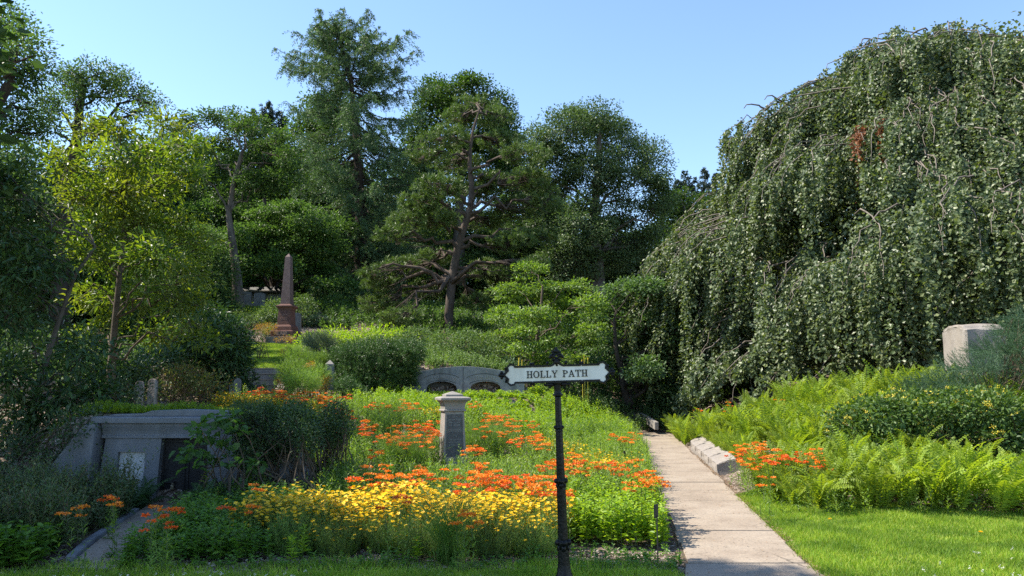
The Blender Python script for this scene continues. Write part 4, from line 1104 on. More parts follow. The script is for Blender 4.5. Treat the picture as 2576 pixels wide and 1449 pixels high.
# ------------------------------------------------------------------ broadleaved trees on the hill
def PBS(lst, Y, jitter=1.5, seed=0, ry=None):
    r = np.random.default_rng(seed)
    return [PB(u, v, ru, rv, Y, ry=ry, dy=r.uniform(-jitter, jitter)) for (u, v, ru, rv) in lst]

Y = 56
tree('oak_tree', 'broad blue green oak with rounded crown between the pine and weeping beech', at(1500, 740, Y), pxpath([(1500, 760), (1502, 650), (1495, 540), (1505, 430), (1508, 340)], Y),
     PBS([(1490,305,70,50),(1540,335,60,50),(1420,325,60,50),(1585,395,60,52),(1650,425,34,55),(1360,365,48,50),(1400,445,80,70),(1500,440,90,70),(1600,505,70,70),(1455,560,90,70),(1560,615,90,65),(1375,560,55,75),(1660,520,30,50),(1640,610,50,60),(1440,660,80,55),(1360,480,40,50),(1330,420,30,40)], Y, 2.5, 1), M['lf_oak'], M['bark'], 31, .5, 1.7, 95, .38, .18, .115, inner=.55, frac=.25)
Y = 60
tree('maple_tree', 'bright green maple crown behind the pine top, right of the larch', at(1150, 700, Y), pxpath([(1150, 720), (1155, 560), (1160, 400), (1165, 280)], Y),
     PBS([(1155,240,62,52),(1195,222,38,34),(1105,228,38,34),(1085,270,40,50),(1262,272,42,40),(1280,315,28,36),(1130,325,75,70),(1200,320,60,60),(1060,320,50,70),(1250,370,60,50),(1180,420,110,70),(1290,450,60,60),(1040,430,50,70)], Y, 2, 2), M['lf_maple'], M['bark'], 32, .45, 1.4, 80, .42, .21, .15, inner=.6, frac=.2)
tree('maple_tree', 'bright yellow green maple crown behind the left side of the larch', at(800, 740, Y), pxpath([(800, 760), (800, 600), (805, 450), (800, 330)], Y),
     PBS([(805,285,50,45),(770,330,44,46),(850,285,46,40),(760,410,58,58),(850,370,66,66),(785,480,64,60),(720,440,40,40),(860,500,70,70),(720,540,50,50),(800,600,80,60),(740,350,30,30)], Y, 2, 3), M['lf_maple'], M['bark'], 33, .45, 1.4, 80, .42, .21, .15, inner=.6, frac=.2)
Y = 40
tree('open_tree', 'thin leaved open tree with pale crooked limbs against the sky on left', at(600, 770, Y), pxpath([(600, 790), (596, 700), (585, 610), (575, 540), (590, 450), (610, 380)], Y),
     PBS([(470,315,42,26),(535,300,38,26),(590,300,40,26),(640,325,48,28),(690,360,48,28),(722,395,34,26),(560,355,56,26),(498,372,38,24),(620,390,56,26),(700,450,48,26),(545,430,48,26),(640,460,56,26),(490,440,36,24),(590,500,60,24),(700,420,40,22)], Y, 2.4, 4), M['lf_layer'], M['bark'], 34, .26, 3.0, 60, .25, .15, .10, inner=.35, frac=.5, flat=.5)
Y = 45
tree('layered_tree', 'dark tree of flat layered foliage hanging behind the obelisk', at(690, 800, Y), pxpath([(700, 800), (690, 720), (680, 640), (670, 560), (665, 500)], Y),
     PBS([(520,545,84,28),(620,530,84,28),(705,535,74,28),(790,555,64,28),(560,610,84,26),(660,595,84,28),(765,620,74,28),(600,668,74,22),(695,665,74,22),(480,600,60,28),(790,685,64,24),(845,720,64,20),(540,700,60,20),(640,715,60,18),(820,640,50,26),(850,580,40,26)], Y, 3, 5), M['lf_layer'], M['bark_dark'], 35, .3, 2.2, 95, .40, .17, .11, inner=.4, frac=.3, flat=.35)
Y = 62
# spruce with several pointed tops
def make_spruce(label, tops, Y, seed, name='spruce_tree', low=620, grp=None, wide=.34):
    r = np.random.default_rng(seed)
    base = at(tops[0][0], low, Y); root = thing(name, label, 'tree', tuple(base), group=grp); gb, gl = Geo(), Geo()
    b0 = at(tops[0][0], low, Y)
    for (u, v) in tops:
        tip = at(u, v, Y); pts = curve(b0, tip, n=12, r=r, wob=.01)
        tube(gb, pts, np.linspace(.25, .02, 12), 6)
        n = 110
        t = r.uniform(.25, 1, n) ** .8
        P = np.stack([np.interp(t * 11, np.arange(12), pts[:, j]) for j in range(3)], 1)
        az = r.uniform(0, 2 * np.pi, n); D = norm(np.stack([np.cos(az), np.sin(az), r.uniform(-.1, .5, n)], 1))
        ln = (1 - t) * np.linalg.norm(tip - b0) * wide + .25
        shoots(gl, P, D, ln, 26, .26, .07, r, fwd=.7, curl=.25)
    for gg in (gb, gl): gg.v = [v - base for v in gg.v]
    link('trunk', gb.mesh('trunk', [M['bark_dark']], True), root); link('crown', gl.mesh('crown', [M['nd_spruce']]), root)
make_spruce('dark spruce with several finger like spires behind the open tree', [(680, 258), (640, 278), (660, 268), (702, 282), (715, 296), (622, 300)], 62, 41, wide=.12, low=560)
make_spruce('distant pine top just left of the weeping beech, nearest the gap', [(1722, 430), (1705, 455), (1745, 450)], 72, 42, name='pine_tree', low=640, wide=.34)
make_spruce('distant pine top pressed against the weeping beech edge', [(1772, 425), (1800, 440)], 74, 43, name='pine_tree', low=640, wide=.34)
Y = 66
tree('maple_tree', 'green rounded tree low in gap between oak and weeping beech', at(1720, 720, Y), pxpath([(1720, 740), (1720, 600), (1722, 520)], Y),
     PBS([(1720,520,50,35),(1690,560,50,45),(1770,540,50,45),(1740,600,70,50),(1690,650,60,50),(1800,600,60,60)], Y, 2, 7), M['lf_maple'], M['bark'], 36, .3, 1.4, 70, .45, .22, .15, inner=.6, frac=.2)

# the wood behind: a few trees copied along the hilltop
def wood_tree():
    r = np.random.default_rng(77)
    bl = [(np.array([x, y, z]), np.array([a, b, c])) for (x, y, z, a, b, c) in ((0, 0, 6.5, 2.6, 2.4, 1.8), (-2, .4, 4.6, 2.2, 2, 1.8), (2, -.3, 4.8, 2.2, 2, 1.8), (.2, -1.2, 3.0, 2.8, 2, 1.5), (-2.2, 0, 2.0, 1.9, 1.6, 1.2), (2.3, .2, 2.2, 1.9, 1.6, 1.3), (.3, 1, 1.3, 2.4, 1.8, 1.0))]
    return tree('wood_tree', 'dark leafy tree closing the wood behind the big crowns', (0, 0, 0), [(0, 0, -1), (.1, 0, 2), (0, .1, 4), (.1, 0, 6.5)], bl, M['lf_elm'], M['bark_dark'], 78, .3, 1.5, 75, .42, .21, .13, inner=.5, frac=.2, group='trees closing the wood behind')
wt = wood_tree()
wr = np.random.default_rng(79)
first = True
for u, v, Y_, s_ in ((400, 640, 62, 1.1), (520, 700, 66, 1.0), (620, 730, 70, 1.1), (940, 770, 66, 1.15), (1040, 790, 68, 1.1), (1150, 800, 62, 1.1), (1260, 810, 66, 1.1), (1350, 830, 64, 1.15), (1460, 820, 70, 1.2), (1570, 830, 68, 1.1), (1660, 830, 70, 1.2), (1760, 830, 68, 1.2), (1880, 830, 66, 1.2),
                     (1980, 830, 60, 1.1), (2120, 840, 56, 1.0), (2280, 850, 52, 1.0), (2430, 850, 50, 1.0), (2600, 850, 48, 1.0), (2800, 860, 46, 1.0), (360, 830, 34, .62), (480, 830, 38, .62), (250, 880, 30, .62), (130, 880, 28, .62), (30, 880, 26, .6), (400, 900, 27, .42), (-100, 880, 28, .8), (430, 620, 60, 1.5), (560, 660, 62, 1.5), (690, 650, 66, 1.6), (330, 640, 48, 1.2), (850, 700, 70, 1.5), (1010, 700, 72, 1.6), (1330, 700, 74, 1.6), (300, 700, 50, 1.0), (700, 790, 62, .95), (820, 790, 64, 1.0), (240, 800, 42, .9), (120, 800, 38, 1.0)):
    q = at(u, v, Y_); q[2] = min(q[2], h1(q[0], q[1]))
    if first: wt.location = q; wt.scale = (s_,) * 3; first = False
    else: copy_tree(wt, tuple(q), wr.uniform(0, 6.28), s_)

# ------------------------------------------------------------------ left side trees
Y = 26
tree('locust_tree', 'open spreading tree with bare lower limbs against the sky at upper left', at(150, 900, Y), pxpath([(150, 930), (152, 760), (158, 600), (168, 480), (182, 400), (195, 340), (200, 270), (210, 220)], Y),
     PBS([(200,185,55,32),(160,215,40,36),(255,185,55,30),(305,205,42,28),(345,240,40,26),(392,255,32,20),(270,235,50,26),(190,255,48,28),(130,250,36,34),(330,285,30,16),(295,330,36,20),(228,320,30,22),(120,300,36,24),(380,280,26,14)], Y, 1.8, 8), M['lf_elm'], M['bark_dark'], 51, .30, 5.5, 55, .20, .105, .06, inner=.3, frac=.6, flat=.6, fork=.45)
Y = 19
tree('elm_tree', 'dense dark tree leaning in from the upper left corner', at(-160, 980, Y), pxpath([(-190, 1000), (-170, 800), (-140, 600), (-90, 430), (-30, 300), (30, 200)], Y),
     PBS([(0,60,70,60),(60,95,42,44),(25,175,80,60),(90,175,34,36),(-70,130,90,110),(60,275,56,44),(-10,320,80,56),(95,335,42,40),(-60,420,90,80),(40,420,60,54),(-100,300,80,90),(75,130,30,30)], Y, 1.4, 9), M['lf_elm'], M['bark_dark'], 52, .32, 6.0, 75, .22, .095, .055, inner=.35, frac=.4, flat=.65, fork=.4)
Y = 15
tree('small_magnolia', 'sunlit yellow green multi stemmed small tree with long leaves behind tomb', at(270, 985, Y), pxpath([(275, 1000), (282, 900), (290, 800), (300, 700), (310, 600), (315, 520), (320, 440)], Y),
     PBS([(215,335,36,36),(300,320,34,40),(420,318,46,28),(462,365,46,34),(400,385,48,38),(320,400,66,42),(250,425,56,46),(200,500,56,50),(300,480,74,50),(400,470,56,48),(468,440,40,36),(250,575,74,46),(360,560,84,46),(450,560,54,36),(500,615,40,34),(280,660,84,44),(400,655,84,44),(490,690,46,34),(205,640,56,46),(240,840,50,36),(490,850,44,26),(330,755,70,42),(440,750,54,34),(250,750,64,42),(400,835,54,30),(500,770,36,30),(150,420,40,40)], Y, 1.2, 10), M['lf_magnolia'], M['stem_brown'], 53, .075, 11, 24, .15, .135, .045, inner=.3, frac=.7, twig=.008, big=True, fork=.15, hang=-.05)
def leaning_stems(root, P, O, r, base):
    pass
Y = 12.6
tree('tall_rhododendron', 'dark shaded leathery leaved tall shrub with leaning stems filling the far left', at(40, 1160, Y), pxpath([(30, 1180), (70, 1050), (110, 930), (150, 800), (190, 690), (240, 620)], Y),
     PBS([(20,470,60,50),(85,550,54,54),(5,600,60,70),(60,690,66,64),(-40,700,60,90),(120,650,46,46),(95,780,56,54),(10,800,66,64),(150,850,46,46),(65,890,66,46),(0,950,60,56),(140,940,56,36),(210,900,40,46),(180,1000,56,36),(90,1020,66,46),(10,1040,60,56),(60,1110,80,50),(175,1080,46,46),(240,1000,40,40),(-60,480,60,80),(250,950,40,40),(20,540,40,40)], Y, 1.1, 12), M['lf_rhodo'], M['bark'], 54, .06, 12, 26, .16, .14, .045, inner=.3, frac=.5, twig=.008, big=True, fork=.2)
# shade trees outside the picture on the left
def shade_tree(label, x, y, zs, seed, k=.9, size=.45):
    z0 = h1(x, y)
    bl = [(np.array([x + dx, y + dy, z0 + z]), np.array([a, b, c])) for (dx, dy, z, a, b, c) in zs]
    tree('shade_tree', label, (x, y, z0), [(x, y, z0 - .3), (x + .1, y, z0 + 2), (x, y + .1, z0 + 4), (x, y, z0 + 6)], bl, M['lf_elm'], M['bark'], seed, .3, k, 40, size, .26, .17, inner=.4, frac=.25)
shade_tree('tall shade tree beyond the left edge of the picture, nearest the lawn', -9.6, 6.75, ((.2, .65, 12.2, 1.7, .55, 1.5), (-1.2, .5, 10.6, 1.8, .7, 1.5), (.8, .55, 10.3, 1.5, .60, 1.4), (.2, .5, 8.7, 1.8, .8, 1.3), (-.4, .75, 13.7, 1.5, .55, 1.1), (.6, .8, 7.0, 1.9, 1.5, 1.2), (.9, 1.5, 6.3, 1.5, 1.3, 1.0), (-.8, .6, 5.6, 1.8, 1.8, 1.2)), 61, 2.6, .26)
shade_tree('shade tree beyond the left edge of the picture, nearest the tomb', -10.6, 11.4, ((0, 0, 8.4, 1.8, 1.3, 1.4), (.6, .2, 7.0, 1.8, 1.5, 1.4), (-.4, -.4, 5.6, 2.0, 1.9, 1.4), (.8, -.6, 4.6, 1.7, 1.5, 1.2), (.3, .8, 5.0, 1.7, 1.3, 1.2), (.2, -1.6, 6.4, 1.6, 1.4, 1.3)), 62, 1.7)

# ------------------------------------------------------------------ dogwood and viburnum at the end of the path
Y = 27
tree('dogwood_tree', 'layered yellow green dogwood right of the pine trunk', at(1345, 990, Y), pxpath([(1332, 985), (1338, 930), (1350, 860), (1360, 790), (1365, 720)], Y),
     PBS([(1330,685,44,22),(1290,735,46,20),(1380,732,66,24),(1265,790,42,20),(1340,795,66,24),(1435,785,56,24),(1258,848,38,20),(1330,855,66,24),(1420,852,66,24),(1300,905,56,18),(1395,905,56,18),(1455,720,38,22),(1490,765,46,28),(1480,840,46,26),(1240,880,30,16)], Y, 1.8, 13), M['lf_dogwood'], M['stem_brown'], 55, .10, 6, 60, .19, .12, .065, inner=.4, frac=.4, flat=.3, twig=.012)
Y = 28.5
tree('viburnum_tree', 'dark spreading small tree with forked trunk shading the end of the path', at(1575, 1020, Y), np.concatenate([pxpath([(1578, 1035), (1572, 985), (1560, 930), (1548, 870), (1545, 800)], Y)]),
     PBS([(1560,735,58,32),(1625,725,50,28),(1690,740,44,28),(1530,795,58,38),(1620,805,70,42),(1705,800,54,44),(1560,872,70,36),(1660,875,70,42),(1735,855,44,48),(1515,930,40,26),(1705,940,54,34),(1620,930,50,30),(1760,760,40,40),(1770,900,40,50),(1800,830,40,50),(1690,1000,40,26)], Y, 2.2, 14), M['lf_viburnum'], M['bark_dark'], 56, .14, 5.5, 60, .23, .13, .09, inner=.35, frac=.4, flat=.45, twig=.012)
rt = np.random.default_rng(3)
gb = Geo()
b0 = at(1578, 1035, Y)
for (u, v, dy) in ((1612, 930, -.4), (1640, 880, .3), (1630, 960, -.6)):
    tube(gb, curve(b0, at(u, v, Y + dy), n=8, r=rt, wob=.04), np.linspace(.10, .04, 8), 7)
vt = [o for o in bpy.data.objects if o.name.startswith('viburnum_tree')][0]
gb.v = [v - np.array(vt.location) for v in gb.v]
link('trunk', gb.mesh('trunk', [M['bark_dark']], True), vt)

# ------------------------------------------------------------------ weeping beech
def make_beech():
    r = np.random.default_rng(91)
    X0, Y0 = 16.6, 29.0
    z0 = h1(X0, Y0)
    base = np.array([X0, Y0, z0])
    root = thing('weeping_beech', 'huge weeping beech with cascading curtains of small glossy leaves', 'tree', tuple(base))
    gb, gl, gd = Geo(), Geo(), Geo()
    tube(gb, np.array([[X0, Y0, z0 - .5], [X0 - .1, Y0, z0 + 3], [X0 + .1, Y0 + .1, z0 + 7], [X0, Y0, z0 + 11], [X0 + .2, Y0, z0 + 13]]), [.95, .7, .55, .35, .15], 12)
    zk = np.array([0., 2.0, 4.5, 6.5, 8.5, 10.2, 12.0, 13.2, 14.2, 15.2])
    rk = np.array([8.9, 9.5, 10.5, 10.5, 9.2, 8.0, 6.7, 5.0, 3.2, .8])
    boughs = []
    for i in range(88):
        z = (r.random() ** .85) * 13.2 + 1.6
        az = r.uniform(math.pi * .72, math.pi * 1.75) if r.random() < .80 else r.uniform(0, 2 * math.pi)
        boughs.append((az, z, r.uniform(-.9, 1.0)))
    jobs = [(bz + r.normal(0, .30 / max(1, np.interp(bh, [0, 15], [11, 3]) * .12)) * .45, bh + r.normal(0, .22), bb) for (bz, bh, bb) in boughs for _ in range(10)]
    jobs += [(r.uniform(0, 2 * math.pi), (r.random() ** .85) * 13.4 + 1.3, r.uniform(-1.4, -.4)) for _ in range(160)]
    for i, (az, z, bulge) in enumerate(jobs):
        rad = np.interp(z, zk, rk) * (1 + .05 * math.sin(az * 5 + z * .9)) + bulge
        rad *= r.uniform(.97, 1.03)
        out = np.array([math.cos(az), math.sin(az), 0])
        C = np.array([X0, Y0, 0]) + out * rad + np.array([0, 0, z])
        if z > 13 : C[2] = z + r.normal(0, .2)
        inn = C - out * r.uniform(1.6, 3.6) + np.array([0, 0, r.uniform(.1, .9)])
        tang = np.array([-out[1], out[0], 0]) * r.normal(0, .9)
        inn += tang
        tipd = out * r.uniform(.3, .8) - np.array([0, 0, r.uniform(.8, 2.0)])
        t = np.linspace(0, 1, 12)[:, None]
        q = (1 - t) ** 2 * inn + 2 * (1 - t) * t * (C + np.array([0, 0, .4])) + t ** 2 * (C + tipd)
        q += r.normal(0, .05, q.shape)
        tube(gb, q, np.linspace(.03, .008, 12), 4)
        ns = 20
        u = r.uniform(.12, 1, ns)
        S = np.stack([np.interp(u * 11, np.arange(12), q[:, j]) for j in range(3)], 1)
        sd = np.array([-out[1], out[0], 0])
        cid = r.integers(0, 4, ns); cu_ = r.uniform(.15, 1, 4); co_ = r.normal(0, .30, 4); cl_ = r.uniform(.7, 3.0, 4)
        u = np.clip(cu_[cid] + r.normal(0, .06, ns), .05, 1)       # strands gather into curtains
        S = np.stack([np.interp(u * 11, np.arange(12), q[:, j]) for j in range(3)], 1)
        S += sd * (co_[cid] + r.normal(0, .09, ns))[:, None]
        ln = cl_[cid] * r.uniform(.7, 1.15, ns) * np.interp(z, [1, 4, 16], [.6, 1.05, 1.0])
        gz_ = height(S[:, 0], S[:, 1])
        ln = np.minimum(ln, np.maximum(S[:, 2] - gz_ - np.where(S[:, 0] < 9.5, .95, .15), .15))
        side = sd * r.choice([-1, 1], ns)[:, None] * r.uniform(.02, .28, ns)[:, None] + out * r.uniform(.05, .45, ns)[:, None]
        m = 46
        tt = (np.arange(m) + r.random((ns, m))) / m
        hx = 1 - np.exp(-3 * tt)          # strands swing out, then hang straight
        Q = S[:, None] + side[:, None] * (hx * .7)[..., None] - UP * (tt ** 1.15 * ln[:, None])[..., None] + r.normal(0, .045, (ns, m, 3))
        Q = Q.reshape(-1, 3)
        D = norm(r.normal(0, .75, (ns * m, 3)) + out * .25 - UP * .55)
        U = norm(out * .75 + UP * .45 + r.normal(0, .55, (ns * m, 3)))
        dead = (r.random() < .006)
        leaf4(gd if dead else gl, Q, D, U, .125 * r.uniform(.45, 1.35, len(Q)), .098 * r.uniform(.6, 1.2, len(Q)), fold=.12, wp=.5, r=r)
        if i % 14 == 0:      # a bare ridge twig showing above the leaves
            tw = q[:8] + np.array([0, 0, .06])
            tube(gb, tw + r.normal(0, .02, tw.shape), np.linspace(.026, .012, 8), 4)
    # inner foliage between the curtains and the limbs
    nI = 5200; az = r.uniform(0, 6.28, nI); zz = r.uniform(1.0, 13.5, nI); rr_ = np.interp(zz, zk, rk) * r.uniform(.40, .78, nI)
    PI_ = np.stack([X0 + np.cos(az) * rr_, Y0 + np.sin(az) * rr_, zz], 1); PI_ = PI_[PI_[:, 2] > height(PI_[:, 0], PI_[:, 1]) + .2]
    clump_leaves(gl, PI_, norm(np.c_[np.cos(az[:len(PI_)]), np.sin(az[:len(PI_)]), np.zeros(len(PI_))]), 34, .42, .16, .125, r, flat=1.2, hang=.5)
    for i in range(40):   # limbs from the trunk out into the dome
        a_ = r.uniform(0, 6.28); zz_ = r.uniform(5, 13); rd = np.interp(zz_, zk, rk) * .85
        tube(gb, curve([X0, Y0, zz_ - r.uniform(.5, 2)], [X0 + math.cos(a_) * rd, Y0 + math.sin(a_) * rd, zz_], n=9, r=r, up=.12), np.linspace(.16, .04, 9), 6)
    for (u, v) in ((1890, 262), (1942, 240), (2045, 210), (2290, 118), (2470, 62), (2555, 85), (2130, 178)):
        p = at(u, v, 27.5); a = p + np.array([1.3, .5, -.9])
        q = curve(a, p, n=7, r=r, wob=.03, up=.15); q2 = np.concatenate([q, [p + np.array([-.18, 0, -.02]), p + np.array([-.28, 0, -.16])]])
        tube(gb, q2, np.linspace(.05, .016, len(q2)), 6)
    for gg in (gb, gl, gd): gg.v = [v - base for v in gg.v]
    link('trunk', gb.mesh('trunk', [M['bark_beech']], True), root)
    link('crown', gl.mesh('crown', [M['lf_beech']]), root)
    if gd.n: link('dead_leaves', gd.mesh('dead_leaves', [M['lf_brown']]), root)
make_beech()

# ------------------------------------------------------------------ shrubs
def shrub(name, label, blobs, mat, seed, k=16, m=12, size=.10, L=.07, W=.035, inner=.55, flat=.8, stem=M['stem_brown'], group=None, big=False, hang=.0, up=.9, stems=7, cat='shrub', fold=.2, flowers=None):
    r = np.random.default_rng(seed)
    c0 = np.mean([b[0] for b in blobs], 0); base = np.array([c0[0], c0[1], h1(c0[0], c0[1])])
    root = thing(name, label, cat, tuple(base), group=group)
    P, O, Bi = shell(blobs, k, r, inner)
    gz_ = height(P[:, 0], P[:, 1]); kp = P[:, 2] > gz_ + .02; P, O = P[kp], O[kp]
    gl = Geo(); clump_leaves(gl, P, O, m, size, L, W, r, flat, 0, hang, fold, big, up)
    gb = Geo()
    for i in r.choice(len(P), min(len(P), stems * len(blobs)), replace=False):
        a = r.uniform(0, 6.28); s = base + np.array([math.cos(a), math.sin(a), 0]) * r.uniform(.02, .2) * (1 + .5 * len(blobs))
        s[2] = h1(s[0], s[1]) - .05
        tube(gb, curve(s, P[i], n=5, r=r, wob=.05), np.linspace(.014, .005, 5), 4)
    for gg in (gb, gl): gg.v = [v - base for v in gg.v]
    link('stems', gb.mesh('stems', [stem]), root); link('foliage', gl.mesh('foliage', [mat]), root)
    if flowers:
        gf = Geo(); fm, nfl, sz, nf = flowers
        idx = r.choice(len(P), min(nfl, len(P)), replace=False); idx = idx[O[idx, 2] > -.2]
        Q = P[idx] + O[idx] * size * 1.4
        n_ = len(Q)
        off = r.normal(0, sz * .55, (n_, nf, 3)) * np.array([1, 1, .6]); QQ = (Q[:, None] + off).reshape(-1, 3)
        leaf4(gf, QQ, rdir(len(QQ), r), rdir(len(QQ), r), sz * .6, sz * .4, r=r)
        gf.v = [v - base for v in gf.v]
        tag(link('flowers', gf.mesh('flowers', [fm]), root), kind='stuff')
    return root

def needle_shrub(name, label, blobs, mat, seed, k=30, ln=.22, n=22, L=.03, W=.007, inner=.5, upb=.4, fwd=.6, group=None, spread=1.0, cat='shrub', flat=None):
    r = np.random.default_rng(seed)
    c0 = np.mean([b[0] for b in blobs], 0); base = np.array([c0[0], c0[1], h1(c0[0], c0[1])])
    root = thing(name, label, cat, tuple(base), group=group)
    P, O, Bi = shell(blobs, k, r, inner)
    gz_ = height(P[:, 0], P[:, 1]); kp = P[:, 2] > gz_; P, O = P[kp], O[kp]
    D = norm(O + UP * upb + r.normal(0, .3, O.shape))
    if flat is not None: D = norm(D + np.array(flat))
    gl = Geo(); shoots(gl, P - D * ln * .5, D, ln * r.uniform(.7, 1.2, len(P)), n, L, W, r, fwd=fwd, spread=spread)
    gb = Geo()
    for i in r.choice(len(P), min(len(P), 8 * len(blobs)), replace=False):
        s = base + r.normal(0, .12, 3) * np.array([1, 1, 0])
        tube(gb, curve(s, P[i], n=5, r=r, wob=.05), np.linspace(.016, .005, 5), 4)
    for gg in (gb, gl): gg.v = [v - base for v in gg.v]
    link('stems', gb.mesh('stems', [M['stem_brown']]), root); link('foliage', gl.mesh('foliage', [mat]), root)
    return root

def SB(lst, Y, jit=.4, seed=0, ry=None): return PBS(lst, Y, jit, seed, ry)

shrub('rhododendron', 'big dark rhododendron left of the stone steps with sunlit top leaves', SB([(555,850,62,42),(515,820,40,30),(585,850,34,40),(545,905,62,46),(592,915,34,46),(500,890,40,44),(580,955,60,26),(530,800,30,22),(470,870,40,40)], 20.5, .6, 1, .9), M['lf_rhodo'], 201, 26, 12, .13, .15, .048, big=True)
shrub('bramble_bush', 'reddish green loose bramble bush right of the pair of round gravestones', SB([(450,955,40,28),(490,945,36,22),(420,985,40,20),(530,965,30,18),(480,985,50,20)], 15.5, .5, 2, .5), M['bramble'], 202, 30, 14, .10, .075, .035)
shrub('round_shrub', 'rounded light green shrub behind the left side of the obelisk', SB([(697,785,30,28),(680,795,20,22),(712,800,20,24)], 35.5, .3, 3, .7), M['privet'], 203, 18, 16, .15, .12, .06)
shrub('round_shrub', 'rounded light green shrub behind the right side of the obelisk', SB([(765,785,30,32),(780,800,20,24),(750,770,20,18)], 36, .3, 4, .7), M['privet'], 204, 18, 16, .15, .12, .06)
for (u, v, ru, rv, Y_, lab, sd, mt) in ((700, 835, 30, 16, 33.0, 'rounded bush low on the slope left of the obelisk plinth', 1, 'privet'), (860, 800, 40, 22, 39, 'rounded dark green bush at the foot of the larch, right side', 2, 'lf_layer'), (960, 812, 40, 20, 38, 'rounded green bush under the left pine branches', 3, 'lf_viburnum'), (1040, 815, 36, 20, 37, 'rounded green bush just left of the pine trunk', 4, 'lf_dogwood'), (1190, 820, 40, 22, 36, 'rounded dark bush just right of the pine trunk', 5, 'lf_viburnum'), (590, 790, 44, 20, 39, 'rounded bush on the slope below the high gravestones', 6, 'lf_layer'), (520, 800, 44, 26, 34, 'rounded bush on slope above the rhododendron', 7, 'lf_layer'), (400, 905, 50, 30, 19, 'leafy dark bush under the yellow green small tree', 8, 'lf_dark'), (320, 930, 44, 28, 17.5, 'leafy dark bush behind the pair of round gravestones', 9, 'lf_dark'), (230, 930, 50, 34, 17, 'leafy dark bush at the base of the multi stemmed tree', 10, 'lf_layer'), (440, 860, 50, 34, 22, 'tall green bush left of the rhododendron', 11, 'lf_layer'), (120, 900, 60, 40, 19, 'tall leafy bush deep in shade at far left', 12, 'lf_dark'), (1270, 930, 36, 20, 25.2, 'low green bush at right end of the curved gravestone', 13, 'nd_juniper')):
    shrub('rounded_bush', lab, SB([(u, v, ru, rv), (u + ru * .6, v + 6, ru * .6, rv * .7), (u - ru * .6, v + 5, ru * .6, rv * .75)], Y_, .3, sd, max(.4, ru * .012)), M[mt], 260 + sd, 26, 16, .13, .11, .05, group='rounded bushes on the hillside')
shrub('low_shrub', 'low shrubs spreading on slope left of the obelisk below gravestones', SB([(640,815,36,16),(600,800,40,12),(675,825,24,12),(610,830,40,12)], 35, .6, 5, .7), M['privet'], 205, 14, 14, .15, .12, .05)
shrub('dark_shrub', 'dark leafy shrub at the foot of the larch trunk', SB([(845,775,36,24),(820,785,30,18),(880,800,20,14)], 41, .4, 6, .8), M['lf_layer'], 206, 12, 18, .2, .16, .08)
needle_shrub('spreading_juniper', 'low spreading blue green juniper on slope right of the obelisk', SB([(800,808,40,13),(850,822,50,14),(910,828,50,13),(960,832,40,10)], 36, .5, 7, .8), M['nd_juniper'], 207, 60, .32, 16, .10, .022)
shrub('lime_shrub', 'long bank of yellow green leafy shrubs below the pine', SB([(790,862,40,28),(850,858,50,26),(910,858,50,26),(970,862,50,26),(1010,850,30,20)], 28.5, .4, 8, .8), M['lime'], 208, 20, 14, .14, .12, .05)
shrub('round_hedge_shrub', 'mid green rounded shrub between lime bank and pale privet', SB([(1040,860,46,36),(1010,880,40,30),(1065,890,36,36)], 27.5, .3, 9, .8), M['privet'], 209, 22, 15, .13, .11, .05)
shrub('privet_hedge', 'pale leaved privet hedge in front of the pine trunk', SB([(1115,868,40,32),(1165,864,42,30),(1215,868,38,28),(1240,885,26,24),(1140,895,50,20),(1200,895,46,20)], 26.5, .3, 10, .8), M['privet'], 210, 24, 15, .12, .09, .045)
for (u, v, ru, rv, Y_, lab, sd) in ((812,868,44,34,25.5,'tall feathery grey green shrub at the top of the row', 1), (748,900,38,26,23.5,'feathery rounded green plant nearest the grass slope', 2), (800,915,40,26,22.8,'feathery rounded green plant behind the marker post', 3), (735,940,42,30,21.3,'feathery rounded green plant beside steps cheek wall top', 4), (800,950,36,30,20.6,'feathery rounded green plant just left of the marker post', 5), (758,965,46,26,19.6,'lowest feathery green plant above the orange flowers', 6), (782,862,24,24,26.5,'thin feathery plant at the back left of the row', 7)):
    needle_shrub('feathery_perennial', lab, SB([(u, v, ru, rv)], Y_, .1, sd, ru * .012), M['thread'] if sd not in (1, 7) else M['silver'], 220 + sd, 150, .30, 22, .075, .010, inner=.35, upb=.7, fwd=.9, group='feathery plants beside the steps', spread=.8, cat='plant')
for (u, v, ru, rv, Y_, lab, sd) in ((668,800+28,30,12,31.5,'golden orange low plants left of the obelisk foot', 1), (718,856,24,8,31,'golden orange low plants in front of the obelisk plinth', 2), (728,885,18,12,24.5,'golden plant at the right edge of the grass slope', 3), (705,985-8,12,22,21.2,'golden plant at the foot of the cheek wall', 4), (782,925,16,14,21.8,'golden plant behind the marker post', 5), (812,965,18,20,20.5,'golden rusty plant in front of the marker post', 6), (655,870,20,26,25,'yellow green plant at the left edge of the grass slope', 7)):
    shrub('golden_plant', lab, SB([(u, v, ru, rv)], Y_, .1, sd, .3), M['gold'] if sd != 7 else M['bramble'], 240 + sd, 60, 12, .06, .05, .022, cat='plant', group='golden plants by the grass slope')
needle_shrub('yew_bush', 'large dark spreading yew behind the marker post', SB([(930,885,84,34),(880,915,62,34),(990,905,62,42),(940,930,96,40),(860,955,50,26),(1005,945,64,30),(930,960,76,24),(1035,885,34,28),(890,970,50,20)], 23, .5, 11, .9), M['nd_yew'], 211, 120, .36, 34, .055, .015, upb=.35, fwd=.8)
needle_shrub('yew_bush', 'small dark yew lobe right of the golden rusty plant', SB([(870,972,34,18),(900,985,30,12)], 20.5, .3, 12, .5), M['nd_yew'], 212, 190, .2, 22, .045, .013, upb=.35)
